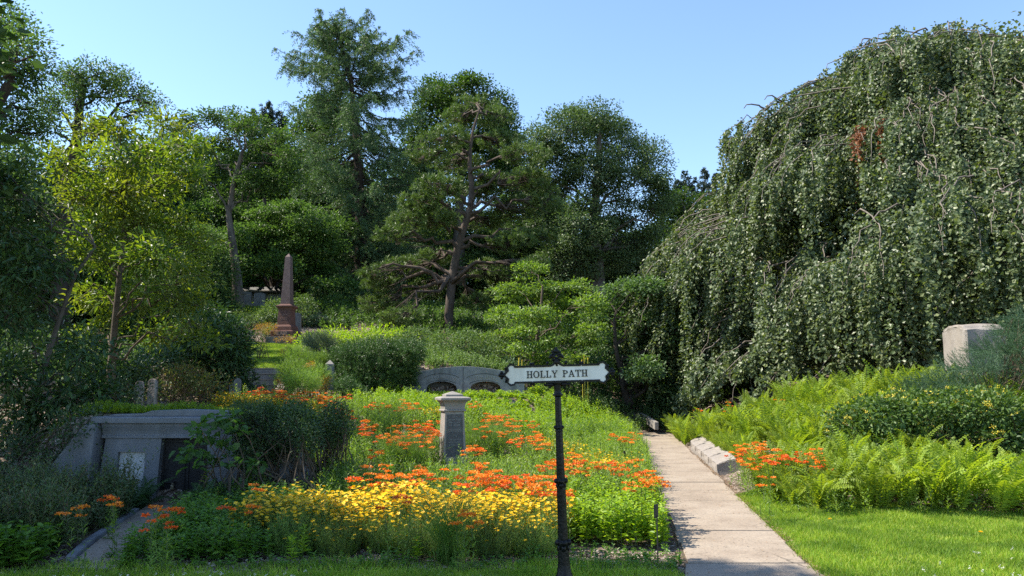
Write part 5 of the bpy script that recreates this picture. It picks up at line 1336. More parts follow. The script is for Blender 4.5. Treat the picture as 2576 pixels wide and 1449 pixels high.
shrub('boxwood', 'dark bare stemmed boxwood hanging over right end of the tomb', SB([(630,1085,40,44),(672,1062,34,34),(705,1095,40,40),(748,1070,34,38),(640,1135,40,26),(700,1140,36,24),(606,1050,20,26),(775,1105,26,34),(660,1030,16,14),(735,1030,18,16)], 10.45, .2, 13, .35), M['lf_dark'], 213, 190, 16, .055, .036, .021, stems=9)
shrub('boxwood', 'narrow dark boxwood standing alone right of the larger one', SB([(838,1040,34,28),(820,1075,30,30),(855,1075,26,32),(835,1110,30,22)], 10.9, .2, 14, .3), M['lf_dark'], 214, 190, 16, .055, .036, .021, stems=9)
shrub('leafy_sapling', 'broad leaved sapling reaching across the tomb door', SB([(480,1125,40,20),(530,1095,40,22),(560,1140,44,26),(520,1165,46,20),(575,1075,36,22),(600,1180,40,26),(560,1050,34,14),(590,1120,36,40),(640,1170,30,30)], 10.0, .15, 15, .25), M['linden'], 215, 15, 5, .06, .12, .10, big=True, up=1.3, flat=.5, inner=.3, cat='sapling', stems=1)
needle_shrub('juniper', 'feathery blue green juniper with arching sprays at the right edge', SB([(2570,830,50,30),(2520,880,60,26),(2440,925,56,22),(2570,930,60,40),(2370,965,50,18),(2650,860,60,70),(2300,985,36,14),(2480,970,70,22),(2610,800,40,24)], 15.2, .5, 16, .7), M['nd_juniper'], 216, 130, .38, 34, .045, .0075, upb=.25, fwd=1.2, spread=.6, flat=(-.55, 0, .25))
shrub('honeysuckle_bush', 'broad dark green bush dotted with pale yellow flowers above front ferns', SB([(2140,1075,56,44),(2220,1045,66,46),(2310,1030,70,46),(2400,1035,70,50),(2490,1040,70,50),(2570,1060,60,52),(2180,1110,60,30),(2270,1100,70,36),(2370,1105,70,36),(2470,1110,70,36),(2560,1120,60,36),(2640,1080,60,60)], 12.6, .3, 17, .7), M['honey'], 217, 70, 9, .07, .075, .040, big=True, flowers=(M['pale_yellow'], 260, .040, 14))
shrub('dark_shrub', 'shaded dense evergreen shrub on slope left of the tomb wing', SB([(170,1130,60,40),(110,1150,60,50),(60,1160,60,50),(200,1080,50,40),(20,1120,60,60)], 11.2, .4, 18, .6), M['lf_dark'], 218, 40, 14, .08, .06, .03)
shrub('dark_shrub', 'shaded twiggy dark shrub behind the tomb, left of the round gravestones', SB([(230,1010,50,40),(290,1000,46,40),(330,985,30,30),(180,1040,46,30),(280,1035,46,20)], 13.2, .4, 19, .5), M['lf_dark'], 219, 40, 13, .08, .06, .03)
# undergrowth in the deep shade at the path's end
r_ = np.random.default_rng(300)
def fill(name, label, poly, n, mat, hgt, kk, L, W, el=(10, 55), seed=1, t0=.15, lean=.18, stemw=.006, whorl=1, big=False, above=0.0, hv=.25, sm=None, kind='stuff', cat='plants', taper=.5, excl=None):
    """many leafy stems as one ground-covering object"""
    r = np.random.default_rng(seed)
    P = poly_pts(poly, n, r)
    if excl is not None:
        for (cx_, cy_, rr_) in excl: P = P[(P[:, 0]-cx_)**2 + (P[:, 1]-cy_)**2 > rr_**2]
    B = np.c_[P, height(P[:, 0], P[:, 1]) + above]
    # plants stand in clumps: heights and gaps follow broad waves
    wv = np.sin(P[:, 0] * 2.3 + seed) * np.sin(P[:, 1] * 1.9 + seed * 1.7) + .6 * np.sin(P[:, 0] * 5.1 + 2 * seed + P[:, 1] * 3.3)
    kp = wv + r.normal(0, .5, len(P)) > -.75; B, wv = B[kp], wv[kp]
    near = np.exp(-(((B[:, 0] - mp_[0]) / .9) ** 2 + ((B[:, 1] - 13.0) / 1.1) ** 2)) * .75
    near = np.maximum(near, .62 * sstep(19.8, 21.2, B[:, 1]) * sstep(-3.6, -3.0, B[:, 0]) * (1 - sstep(.5, 1.3, B[:, 0])) * (1 - sstep(23.6, 23.9, B[:, 1])))
    hgt = hgt * (1 + .30 * np.clip(wv, -1, 1)) * (1 - near)
    g = Geo(); leafy_stems(g, B, hgt * r.uniform(1 - hv, 1 + hv, len(B)), kk, L, W, el, t0, lean, stemw, r, whorl, big, taper)
    o = link(name, g.mesh(name, [mat, sm or M['stem_green']]))
    return tag(o, label, cat, kind=kind)

def leafy_stems(g, B, H, kk, L, W, el, t0, lean, stemw, r, whorl=1, big=False, taper=.5, ret=False, leandir=None):
    n = len(B)
    az0 = r.uniform(0, 6.28, n); lv = r.uniform(0, lean, n) * H
    LD = np.stack([np.cos(az0), np.sin(az0)], 1) if leandir is None else leandir
    def pos(t):    # t: (n,k)
        q = np.repeat(B[:, None], t.shape[1], 1).astype(float)
        q[..., 2] += t * H[:, None] * .98; q[..., :2] += (LD * lv[:, None])[:, None] * (t ** 1.6)[..., None]
        return q
    if stemw > 0:
        tt = np.broadcast_to(np.array([0, .5, 1.0]), (n, 3)); q = pos(tt)
        for a, b in ((0, 1), (1, 2)):
            D = norm(q[:, b] - q[:, a]); leaf4(g, q[:, a], D, rdir(n, r), np.linalg.norm(q[:, b] - q[:, a], axis=1), stemw, fold=0, mat=1, wp=.5, r=r)
    t = t0 + (1 - t0) * (np.arange(kk) + r.random((n, kk)) * .6) / kk
    q = pos(t).reshape(-1, 3)
    k = np.arange(kk)
    az = r.uniform(0, 6.28, (n, 1)) + (k // whorl) * 2.4 + (k % whorl) * (2 * np.pi / whorl) + r.normal(0, .25, (n, kk))
    e = np.radians(r.uniform(el[0], el[1], (n, kk)))
    D = np.stack([np.cos(az) * np.cos(e), np.sin(az) * np.cos(e), np.sin(e)], -1).reshape(-1, 3)
    s = (1 - taper * t.reshape(-1) ** 2) * r.uniform(.75, 1.2, n * kk)
    U = norm(UP + r.normal(0, .25, D.shape))
    (leaf6 if big else leaf4)(g, q, D, U, L * s, W * s, fold=.18, r=r, mat=0)
    if ret: return pos(np.ones((n, 1)))[:, 0]

fill('dark_undergrowth', 'dark shaded undergrowth beneath the trees past the path end', [(.5, 25.2), (4.0, 26.3), (8.5, 27), (8.5, 33), (-1, 33)], 1500, M['lf_viburnum'], .55, 16, .16, .09, seed=301)
fill('hill_undergrowth', 'mixed low green growth covering the wooded hilltop', [(-20, 46.5), (-12, 46.5), (-9.5, 40), (-9, 35.5), (-1, 28.5), (6, 30), (12, 40), (10, 52), (-8, 56), (-22, 52)], 4200, M['lf_layer'], .55, 13, .24, .13, seed=302)
fill('slope_undergrowth', 'low green growth on slope left of the rhododendron and steps', [(-16, 14), (-8.2, 14.5), (-8.2, 24), (-11.5, 31), (-14, 36), (-20, 34), (-22, 18)], 3600, M['lf_layer'], .5, 13, .16, .075, seed=303)
fill('bed_undergrowth', 'green low growth under the shrubs around the marker post', [(-6.1, 19.6), (-3.5, 22.0), (-1.5, 26), (-3, 31), (-8, 31), (-7.0, 26), (-6.0, 23.4)], 900, M['aster'], .22, 13, .10, .035, seed=304)
fill('bank_groundcover', 'dark leafy ground cover on the bank above the curved family gravestone', [(-4.2, 24.15), (1.2, 24.15), (2.2, 27), (-3.8, 27.5)], 2400, M['privet'], .30, 13, .10, .05, seed=306)
fill('mound_groundcover', 'bright green low creeping groundcover on the mound over the tomb', [(-6.9, 11.35), (-2.4, 11.35), (-2.6, 14.5), (-5.2, 15.5), (-7.4, 13.8)], 7000, M['lime'], .15, 10, .05, .026, seed=305)

# ------------------------------------------------------------------ perennials of the flower bed
BED = [(-2.9, 7.7), (1.25, 7.35), (1.62, 8.6), (2.15, 12.5), (2.85, 17.5), (3.55, 23), (2.6, 25), (-1, 23.2), (-3.6, 22.2), (-4.6, 19.4), (-6.6, 18.8), (-6.2, 15.2), (-2.9, 13.5), (-2.3, 11)]
MON = [(mp_[0], 14.0, .42)]
fill('flower_bed_foliage', 'mid green leafy perennials filling the flower bed around the monument', [(-2.6, 9.3), (1.7, 9.2), (2.15, 12.5), (2.85, 17.5), (2.9, 18.6), (-4.4, 18.6), (-6.2, 17.5), (-5.9, 15.2), (-2.7, 13.2)], 2200, M['aster'], .44, 18, .10, .034, seed=310, excl=MON, el=(5, 50))
fill('flower_bed_foliage', 'narrow leaved deep green perennials among the orange flowers', [(-2.6, 9.3), (1.7, 9.2), (2.15, 12.5), (2.85, 17.5), (2.9, 18.6), (-4.4, 18.6), (-6.2, 17.5), (-5.9, 15.2), (-2.7, 13.2)], 1300, M['weed_leaf'], .50, 24, .10, .022, seed=311, excl=MON, el=(10, 60))
fill('tall_perennials', 'tall bright green leafy perennials along the back of the flower bed', [(-4.4, 18.2), (2.7, 17.2), (3.45, 22.5), (2.6, 24.8), (-1, 23.2), (-3.6, 22.2)], 1700, M['lime'], .44, 18, .14, .060, seed=312, el=(0, 50))
fill('tall_perennials', 'darker leafy perennials mixed into the back of the flower bed', [(-3.6, 18.8), (2.7, 17.2), (3.4, 22.5), (2.6, 24.6), (-1, 23.2)], 1000, M['aster'], .46, 18, .14, .055, seed=313, el=(0, 50))
fill('path_side_perennials', 'lime and mid green perennials leaning over left edge of the path', [(.9, 9.4), (1.75, 9.4), (2.3, 13), (3.05, 18), (3.6, 23), (3.0, 24), (1.8, 17), (1.2, 12)], 1500, M['aster'], .46, 20, .085, .026, seed=314, el=(0, 50))
fill('lime_groundcover', 'bright lime leafy clump at front right corner of the flower bed', [(.45, 8.1), (1.52, 7.75), (1.72, 9.7), (.7, 9.9)], 620, M['lime'], .40, 16, .085, .042, seed=315, el=(-5, 40), whorl=2, big=True)
fill('lime_groundcover', 'bright green mint leaved clump to right of the tomb walk', [(-3.5, 7.15), (-2.25, 7.3), (-1.95, 8.4), (-2.9, 9.5), (-3.75, 9.3), (-3.62, 8)], 1100, M['mint'], .34, 16, .075, .038, seed=316, el=(-5, 40), whorl=2, big=True)
fill('dark_perennials', 'shaded astilbe like plants banked before the tomb tablet', [(-5.2, 7.3), (-4.15, 7.5), (-4.38, 8.7), (-4.62, 9.7), (-7.0, 9.9), (-8, 9.5), (-6.2, 7.8)], 2400, M['heath'], .62, 26, .085, .026, seed=317, el=(0, 60), lean=.5, sm=M['stem_brown'])
fill('dark_perennials', 'shaded broad leaved weeds at bottom left corner of the picture', [(-5.2, 6.85), (-4.15, 6.9), (-4.35, 7.7), (-4.7, 8.0), (-6.0, 7.7)], 420, M['mint'], .30, 12, .12, .06, seed=318, el=(-5, 45), whorl=2, big=True)
fill('shaded_bed_plants', 'shaded leafy perennials between the tomb door and yellow flowers', [(-3.6, 9.4), (-2.6, 9.0), (-1.7, 9.6), (-1.8, 11.2), (-3.0, 11.4), (-3.6, 10.5)], 900, M['weed_leaf'], .45, 22, .085, .020, seed=319, el=(5, 50))
fill('bank_fill', 'low green leaves between the ferns of the right bank', [(3.15, 9.7), (5.5, 9.4), (9, 9.2), (12, 12), (13, 19), (7, 20), (5.4, 20), (4.6, 16), (3.75, 12.5)], 3200, M['aster'], .30, 14, .08, .030, seed=320, el=(0, 55))
fill('border_weeds', 'straggly small weeds along the mulch strip before the bed', [(-4.4, 6.95), (1.5, 6.9), (1.55, 7.7), (-2.8, 7.8)], 340, M['mint'], .11, 9, .055, .028, seed=321, el=(-5, 50), big=True)

# ------------------------------------------------------------------ plant templates, copied as individuals
def orange_weed(seed, mat, hgt=.55):
    r = np.random.default_rng(seed); g = Geo(); n = r.integers(3, 5)
    B = np.c_[r.normal(0, .05, (n, 2)), np.zeros(n)]; H = hgt * r.uniform(.82, 1.08, n)
    tips = leafy_stems(g, B, H, 24, .085, .017, (5, 50), .1, .22, .008, r, ret=True)
    heads = []
    for tp in tips:
        f = Geo(); heads.append(f)
        for _ in range(r.integers(1, 3)):
            c = tp + np.array([r.normal(0, .03), r.normal(0, .03), r.normal(.005, .008)])
            m = 34; rad = r.uniform(.032, .052)
            a = r.uniform(0, 6.28, m); q = np.sqrt(r.random(m)) * rad
            P = c + np.stack([q * np.cos(a), q * np.sin(a), .010 + (rad**2 - q**2) * 5 + r.normal(0, .004, m)], 1)
            D = norm(np.stack([np.cos(a), np.sin(a), r.uniform(-.2, .7, m)], 1) + r.normal(0, .5, (m, 3)))
            leaf4(f, P - D * .010, D, norm(UP + r.normal(0, .5, (m, 3))), .026, .018, fold=.1, r=r)
            leaf4(f, np.repeat(tp[None] - UP * .03, 3, 0), norm(P[:3] - tp + UP * .03), rdir(3, r), .04, .004, mat=1, r=r)
    return g.mesh('foliage', [M['weed_leaf'], M['stem_green']]), [f.mesh('flower_cluster', [mat, M['stem_green']]) for f in heads]
WEED = [orange_weed(400 + i, M['orange'] if i % 3 else M['deep_orange'], .55) for i in range(9)]

def place_weeds(lst, label, group, seed, scale=1.0, above=.60, cat='flower', y0=5.0, dx=0.0):
    r = np.random.default_rng(seed)
    for (u, v) in [(a + d, b + e) for (a, b) in lst for (d, e) in ([(0, 0)] if len(lst) < 8 else [(0, 0), (r.uniform(-13, 13), r.uniform(-7, 9))] + ([(r.uniform(-12, 12), r.uniform(-4, 9))] if y0 > 10 else []))]:
        q = drop(u, v, above * scale, y0 + (r.random() * 4.5 if y0 > 10 else 0)); q[0] += dx; q[2] = h1(q[0], q[1])
        fm, xm = WEED[r.integers(len(WEED))]
        s = scale * r.uniform(.9, 1.1)
        t = thing('orange_milkweed', label, cat, (q[0], q[1], q[2]), r.uniform(0, 6.28), group)
        t.scale = (s, s, s)
        link('foliage', fm, t)
        for xq in xm: link('flower_cluster', xq, t)

place_weeds([(640,985),(662,980),(690,984),(715,984),(740,983),(765,986),(790,990),(812,1003),(838,1012),(852,1035),(868,1042),(700,992),(752,994),(825,1022)], 'orange flowered milkweed in the patch above the boxwoods', 'milkweed in the upper left patch', 1, y0=13.0)
place_weeds([(945,1010),(962,1020),(1010,1014),(1026,1006),(1044,1016),(905,1064),(930,1075),(990,1062),(1002,1076),(1016,1086),(1036,1066),(1052,1060),(1066,1076),(1080,1070),(1096,1086),(1106,1076),(940,1126),(968,1096),(990,1092),(1022,1106),(1060,1102),(1075,1090),(925,1060),(1090,1062)], 'orange flowered milkweed in the bed left of the grey monument', 'milkweed left of the monument', 2)
place_weeds([(1200,1016),(1235,1046),(1250,1052),(1224,1060),(1270,1060),(1290,1076),(1214,1082),(1332,1052),(1182,1122),(1196,1126),(1310,1100),(1330,1098),(1350,1100),(1370,1106),(1262,1082),(1400,1150),(1385,1166),(1260,1040),(1300,1060),(1360,1090)], 'orange flowered milkweed between the grey monument and the sign post', 'milkweed right of the monument', 3)
place_weeds([(900,1192),(930,1186),(960,1195),(985,1194),(1030,1182),(1046,1190),(1062,1172),(1130,1182),(1190,1166),(1214,1172),(1170,1200),(1196,1194),(1225,1190),(1250,1190),(1280,1190),(1310,1194),(1340,1196),(1362,1206),(1380,1212),(1205,1200),(1240,1200),(1295,1198),(1325,1204),(1392,1192),(1390,1232)], 'orange flowered milkweed in the row just behind the yellow tickseed', 'milkweed behind the yellow flowers', 4)
place_weeds([(1005,1252)], 'single deep orange milkweed standing up out of the yellow tickseed', None, 5)
place_weeds([(1165,1287),(1178,1282)], 'orange milkweed in front of the yellow tickseed above the mulch', 'milkweed in front of the tickseed', 6, .9)
place_weeds([(1430,1132),(1440,1150),(1456,1155),(1480,1160),(1502,1156),(1530,1160),(1546,1166),(1572,1102),(1545,1096),(1600,1200),(1620,1182),(1636,1192),(1648,1202),(1590,1170),(1565,1160),(1420,1165),(1605,1090)], 'orange flowered milkweed right of the sign post beside the path', 'milkweed between sign post and path', 7)
place_weeds([(412,1286),(432,1280),(398,1290)], 'orange milkweed at the edge of the tomb walk', 'milkweed by the tomb walk', 8, .9)
place_weeds([(290,1232),(286,1256),(206,1291)], 'shaded orange milkweed in front of the tomb tablet', 'milkweed before the tomb', 9, .9, .6)
place_weeds([(590,1256),(612,1262),(640,1220)], 'half shaded orange milkweed under the boxwoods', 'milkweed under the boxwoods', 10, .9)
place_weeds([(1725,1046),(1740,1040),(1752,1034),(1716,1052),(1760,1040)], 'orange milkweed on bank beside far end of the coping', 'milkweed at the far end of the bank', 11, 1.0, .45)
place_weeds([(1825,1010),(1832,1026),(1960,1006)], 'orange milkweed high among the ferns of the bank', 'milkweed high on the bank', 12, 1.0, .62)
place_weeds([(1850,1136),(1870,1130),(1890,1136),(1915,1130),(1935,1136),(1960,1140),(2010,1150),(2040,1146),(2055,1156),(2062,1166),(1880,1150),(1905,1140),(1985,1146),(1945,1165)], 'orange milkweed in the long row across the middle of the fern bank', 'milkweed across the fern bank', 13, 1.0, .55)
place_weeds([(1808,1188),(1840,1166),(1822,1184),(1840,1228)], 'orange milkweed at near end of the coping by the path', 'milkweed at the coping end', 14, .9, .45, dx=.42)

# yellow tickseed
def tickseed(seed, nfl=70, rad=.36, hgt=.46):
    r = np.random.default_rng(seed); g = Geo(); n = 260
    a = r.uniform(0, 6.28, n); q = np.sqrt(r.random(n)) * rad
    B = np.stack([q * np.cos(a) * .55, q * np.sin(a) * .55, np.zeros(n)], 1)
    H = hgt * (1 - .55 * (q / rad) ** 2) * r.uniform(.8, 1.05, n)
    LD = np.stack([np.cos(a), np.sin(a)], 1)
    tips = leafy_stems(g, B, H, 26, .045, .0042, (15, 70), .1, .5, .004, r, ret=True, leandir=LD, taper=.2)
    P = tips[r.choice(n, nfl, replace=False)] + np.array([0, 0, .012])
    f = Geo(); m = 8
    nrm = norm(np.stack([r.normal(-.1, .3, nfl), r.normal(-.1, .3, nfl), np.ones(nfl)], 1))
    X = norm(np.cross(nrm, np.array([0, 1.0, 0]))); Yv = np.cross(nrm, X)
    ang = np.arange(m) * 2 * np.pi / m
    D = (X[:, None] * np.cos(ang)[None, :, None] + Yv[:, None] * np.sin(ang)[None, :, None] + nrm[:, None] * .12).reshape(-1, 3)
    leaf4(f, np.repeat(P, m, 0), norm(D), np.repeat(nrm, m, 0), .021, .014, fold=.05, wp=.6, r=r)
    e = Geo(); 
    leaf4(f, P + nrm * .003 - X * .005, X, nrm, .010, .010, fold=0, mat=1, wp=.5, r=r)
    return g.mesh('foliage', [M['thread'], M['stem_green']]), f.mesh('flower_heads', [M['yellow'], M['yellow_eye']])
TICK = [tickseed(500 + i, nf) for i, nf in enumerate((190, 210, 170, 200))]
TICK_LOW = [tickseed(520 + i, nf) for i, nf in enumerate((14, 22))]
def place_tick(P, label, group, seed, scale=(.9, 1.1), tmpl=None):
    r = np.random.default_rng(seed)
    for (x, y) in P:
        fm, xm = (tmpl or TICK)[r.integers(len(tmpl or TICK))]; s = r.uniform(*scale)
        t = thing('tickseed', label, 'flower', (x, y, h1(x, y)), r.uniform(0, 6.28), group); t.scale = (s, s, s * r.uniform(.94, 1.06))
        link('foliage', fm, t); tag(link('flower_heads', xm, t), kind='stuff')
def spaced(poly, d, seed, n=4000):
    P = poly_pts(poly, n, np.random.default_rng(seed)); out = []
    for p in P:
        if all((p[0]-q[0])**2 + (p[1]-q[1])**2 > d*d for q in out): out.append(p)
    return np.array(out)
place_tick(spaced([(-2.75, 8.05), (-.6, 7.75), (.32, 7.85), (.42, 8.6), (-.6, 8.75), (-2.5, 8.75)], .29, 1), 'mounded yellow tickseed in the broad sunlit drift left of the sign post', 'tickseed in the front drift', 1, (1.0, 1.2))
place_tick(spaced([(-2.35, 7.65), (-1.2, 7.45), (.3, 7.5), (.3, 7.75), (-.6, 7.65), (-2.2, 7.9)], .36, 2), 'sparsely flowered shaded tickseed along the front edge of the drift', 'tickseed along the front edge', 2, (.85, 1.05), TICK_LOW)
place_tick(spaced([(.95, 12.0), (1.75, 11.8), (2.0, 13.2), (1.2, 13.4)], .38, 3), 'yellow tickseed in the small bright drift right of the sign post', 'tickseed right of the sign post', 3, (.95, 1.1))
place_tick(spaced([(-5.6, 14.6), (-4.0, 14.2), (-3.7, 15.2), (-4.6, 17.6), (-6.4, 17.8)], .48, 4), 'yellow tickseed in the upper left patch beneath the steps', 'tickseed below the steps', 4, (.95, 1.1))
place_tick([(.55, 15.2), (.9, 15.5), (1.2, 15.4), (-1.8, 17.4), (-1.4, 17.5)], 'yellow tickseed scattered behind the monument', 'tickseed behind the monument', 5, (.9, 1.0))

# fountain grass
def grass_tuft(seed, n=420, hgt=.6):
    r = np.random.default_rng(seed); g = Geo()
    a = r.uniform(0, 6.28, n); B = np.c_[r.normal(0, .05, (n, 2)), np.zeros(n)]
    out = np.stack([np.cos(a), np.sin(a), np.zeros(n)], 1); H = hgt * r.uniform(.6, 1.1, n); sp = r.uniform(.15, .75, n) * hgt
    prev = B
    for k in range(1, 5):
        t = k / 4; q = B + out * (sp * t ** 1.6)[:, None] + UP * (H * (1.5 * t - .55 * t * t))[:, None]
        D = norm(q - prev); leaf4(g, prev, D, rdir(n, r), np.linalg.norm(q - prev, axis=1) * 1.05, .006 * (1.15 - .7 * t), fold=0, wp=.5, r=r); prev = q
    return g.mesh('blades', [M['tallgrass']])
TUFT = [grass_tuft(540 + i) for i in range(3)]
tufts = [(955,1085,'fine arching grass tuft left of the monument, nearer of two'),(985,1065,'fine arching grass tuft left of the monument, farther of two'),(1195,1125,'fine grass tuft touching right side of the monument shaft'),(1225,1110,'fine grass tuft second right of the monument'),(1250,1130,'fine low grass tuft third right of the monument'),(1440,1095,'fine grass tuft just right of the sign post, left one'),(1480,1095,'fine grass tuft right of the sign post, middle one'),(1520,1100,'fine grass tuft right of the sign post, nearest the path'),(985,1160,'grey green grass tuft behind the yellow drift, left one'),(1045,1160,'grey green grass tuft at left foot of the monument'),(1130,1370,'upright grass tuft at front of bed amid tickseed')]
for i, (u, v, lab) in enumerate(tufts):
    q = drop(u, v + 14, .15); t = thing('grass_tuft', lab, 'grass', tuple(q), i * 1.3, 'fine grass tufts in the flower bed'); t.scale = (1.15,) * 3
    link('blades', TUFT[i % 3], t)

# tall single stems
def tall_weed(seed, hgt=.8, mat='aster', L=.14, W=.028):
    r = np.random.default_rng(seed); g = Geo()
    leafy_stems(g, np.array([[0, 0, 0.]]), np.array([hgt]), 46, L, W, (5, 45), .25, .1, .012, r, big=True)
    return g.mesh('leaves', [M[mat], M['stem_green']])
for (u, v, hgt, lab) in ((520, 1205, .62, 'tall leafy weed stem in front of the tomb door'), (665, 970, .5, 'leafy weed stem before steps, left of its twin'), (690, 962, .55, 'leafy weed stem before the steps, right of its twin'), (760, 1380, .35, 'sunlit bushy weed on the mulch strip, left of centre'), (735, 1395, .28, 'smaller weed beside the sunlit bushy one on the mulch'), (1050, 1385, .25, 'yellowish weed at the front edge of the bed'), (2080, 1195, .35, 'blue green weed low in front of the fern row')):
    q = drop(u, v + (0 if hgt > .4 else 25), hgt * .8 if hgt > .4 else .05); t = thing('leafy_weed', lab, 'plant', tuple(q)); link('leaves', tall_weed(int(u), hgt, 'lime' if 700 < u < 1100 else 'aster', .14 if hgt > .4 else .08, .028), t)
# foxtail like pale flower spikes behind the sign
for i, (u, v) in enumerate(((1303, 900), (1312, 905), (1322, 915), (1466, 905), (1471, 895), (1478, 900), (1300, 920))):
    q = at(u, v + 30, 24.2); t = thing('flower_spike', 'thin pale flower spike standing behind the sign plate', 'plant', (q[0], q[1], h1(q[0], q[1])), i, 'pale flower spikes behind the sign')
    hh_ = at(u, v, 24.2)[2] - h1(q[0], q[1]); g = Geo()
    tube(g, [[0, 0, 0], [.01, 0, hh_ * .6], [.03, 0, hh_]], [.012, .010, .014], 4); link('stalk', g.mesh('stalk', [M['pale_yellow']]), t)

# ------------------------------------------------------------------ ferns
def fern(seed, n=11, Lf=.78, spread=1.0, mat='fern', ns=22):
    r = np.random.default_rng(seed); g = Geo()
    for i in range(n):
        az = i * 2.4 + r.normal(0, .3); out = np.array([math.cos(az), math.sin(az), 0]); side = np.array([-out[1], out[0], 0])
        L = Lf * r.uniform(.72, 1.12); e0 = R(r.uniform(70, 86)); bend = R(r.uniform(25, 75)) * spread
        t = np.linspace(0, 1, ns); e = e0 - bend * t ** 1.5
        d = out[None] * np.cos(e)[:, None] + UP[None] * np.sin(e)[:, None]
        p = np.array([r.normal(0, .02), r.normal(0, .02), 0]) + np.cumsum(d, 0) * (L / ns)
        up_ = np.cross(side[None], d) * -1
        tw = r.normal(0, .5); s_ = side[None] * math.cos(tw) + up_ * math.sin(tw)
        ln = .19 * Lf * np.clip((t - .06) * 5, 0, 1) * (1 - t) ** .62 * 1.05 + .004
        for sg in (-1, 1):
            D = norm(s_ * sg + d * .32 + UP * .12 + r.normal(0, .08, (ns, 3)))
            leaf4(g, p, D, norm(up_ + r.normal(0, .12, (ns, 3))), ln, .036 * Lf / .78, fold=.15, droop=.15, wp=.35, r=r, rnd=np.clip(r.random() * .6 + .4 * r.random(ns), 0, 1))
        leaf4(g, p[:-1:3], norm(d[:-1:3]), rdir(len(p[:-1:3]), r), L / ns * 3.2, .005, fold=0, mat=1, wp=.5, r=r)
    return g.mesh('fern', [M[mat], M['stem_green']])
FERN = [fern(600 + i, 12 + i % 3, .80, .9 + .15 * (i % 3)) for i in range(6)]
def place_ferns(P, label, group, seed, scale=(.85, 1.15), tm=None, cat='fern'):
    r = np.random.default_rng(seed)
    for (x, y) in P:
        tm_ = tm or FERN
        o = link('fern', tm_[r.integers(len(tm_))], None, (x, y, h1(x, y) - .02)); s = r.uniform(*scale)
        o.scale = (s, s, s * r.uniform(.95, 1.1)); o.rotation_euler = (r.normal(0, .07), r.normal(0, .07), r.uniform(0, 6.28)); tag(o, label, cat, group)
place_ferns(spaced([(4.55, 9.85), (6.2, 9.45), (7.4, 9.1), (7.5, 9.9), (6.2, 10.5), (4.6, 10.9)], .30, 11), 'tall yellow green fern in the front row above the lawn', 'ferns in the front row', 21, (.9, 1.15))
place_ferns(spaced([(3.45, 10.1), (4.5, 9.9), (4.55, 11), (4.3, 12.4), (3.85, 12.5), (3.5, 11.2)], .34, 12), 'mixed green fern at the path end of the front row', 'ferns at the path end of the front row', 22, (.7, .95))
place_ferns(spaced([(4.5, 11), (7.5, 10.6), (6.0, 12), (6.0, 15), (5.2, 15.5), (4.6, 13.5)], .38, 13), 'sunlit fern low on the bank behind the milkweed row', 'ferns on the lower bank', 23, (.75, 1.0))
place_ferns(spaced([(4.75, 14.5), (5.8, 15), (7.0, 15), (10, 14.5), (10.5, 17), (8, 19.3), (6, 19.8), (5.2, 18.6)], .42, 14), 'bright fern crowning the top of the bank below the beech', 'ferns on top of the bank', 24, (.95, 1.25))
place_ferns([(path_mid(y_) + .60 + .52 + .1 * math.sin(y_ * 7), y_) for y_ in np.arange(13.9, 20.2, .33)], 'fern drooping over the back of the granite coping', 'ferns along the coping', 30, (.55, .8))
place_ferns(spaced([(4.95, 17.8), (5.6, 19), (5.4, 21.5), (4.75, 20.9)], .38, 15), 'fern spilling over far end of the coping towards the path', 'ferns at the far coping end', 25, (.7, 1.0))
place_ferns(spaced([(7.9, 15.9), (9.0, 15.9), (9.2, 16.9), (8.1, 16.9)], .42, 16), 'large dark fern clump left of the juniper under the beech', 'big ferns beside the juniper', 26, (1.1, 1.4))
place_ferns([(path_mid(y_) + .62 + .10 * math.sin(y_ * 5), y_) for y_ in np.arange(20.9, 26, .34)], 'fern leaning over right edge of the path at its far end', 'ferns over the far path edge', 31, (.8, 1.05))
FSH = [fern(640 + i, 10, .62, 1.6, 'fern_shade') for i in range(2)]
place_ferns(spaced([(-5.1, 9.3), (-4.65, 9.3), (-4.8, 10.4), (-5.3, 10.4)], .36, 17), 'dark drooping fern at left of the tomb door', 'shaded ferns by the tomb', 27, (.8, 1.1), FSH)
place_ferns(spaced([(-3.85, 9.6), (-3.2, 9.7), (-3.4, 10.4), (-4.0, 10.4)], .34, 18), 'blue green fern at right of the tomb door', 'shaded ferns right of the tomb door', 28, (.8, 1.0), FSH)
place_ferns(spaced([(3.0, 25.5), (4.0, 26.6), (3.6, 29), (2.2, 28)], .6, 19), 'dark fern in shade beyond the path end', 'ferns beyond the path end', 29, (.8, 1.1), FSH)

# ------------------------------------------------------------------ lawn, chips, litter
def lawn(name, label, poly, n, hgt, w, seed, fade=None):
    r = np.random.default_rng(seed); P = poly_pts(poly, n, r)
    if fade is not None: P = P[np.abs(P[:, 0] - path_mid(P[:, 1])) > fade + r.normal(0, .025, len(P)) + .035 * np.sin(P[:, 1] * 9) * np.sin(P[:, 1] * 3.7)]
    n = len(P); z = height(P[:, 0], P[:, 1]); B = np.c_[P, z - .005]
    a = r.uniform(0, 6.28, n); H = hgt * r.uniform(.5, 1.25, n) * (1 + .35 * np.sin(P[:, 0] * 3.1) * np.sin(P[:, 1] * 2.7 + 1)); le = r.uniform(.1, .8, n) * H
    D = np.stack([np.cos(a) * le, np.sin(a) * le, H], 1); L = np.linalg.norm(D, axis=1)
    g = Geo(); leaf4(g, B, D / L[:, None], rdir(n, r), L, w * r.uniform(.7, 1.3, n), fold=0, droop=.12, wp=.35, r=r)
    return tag(link(name, g.mesh(name, [M['grass']])), label, 'grass', kind='stuff')
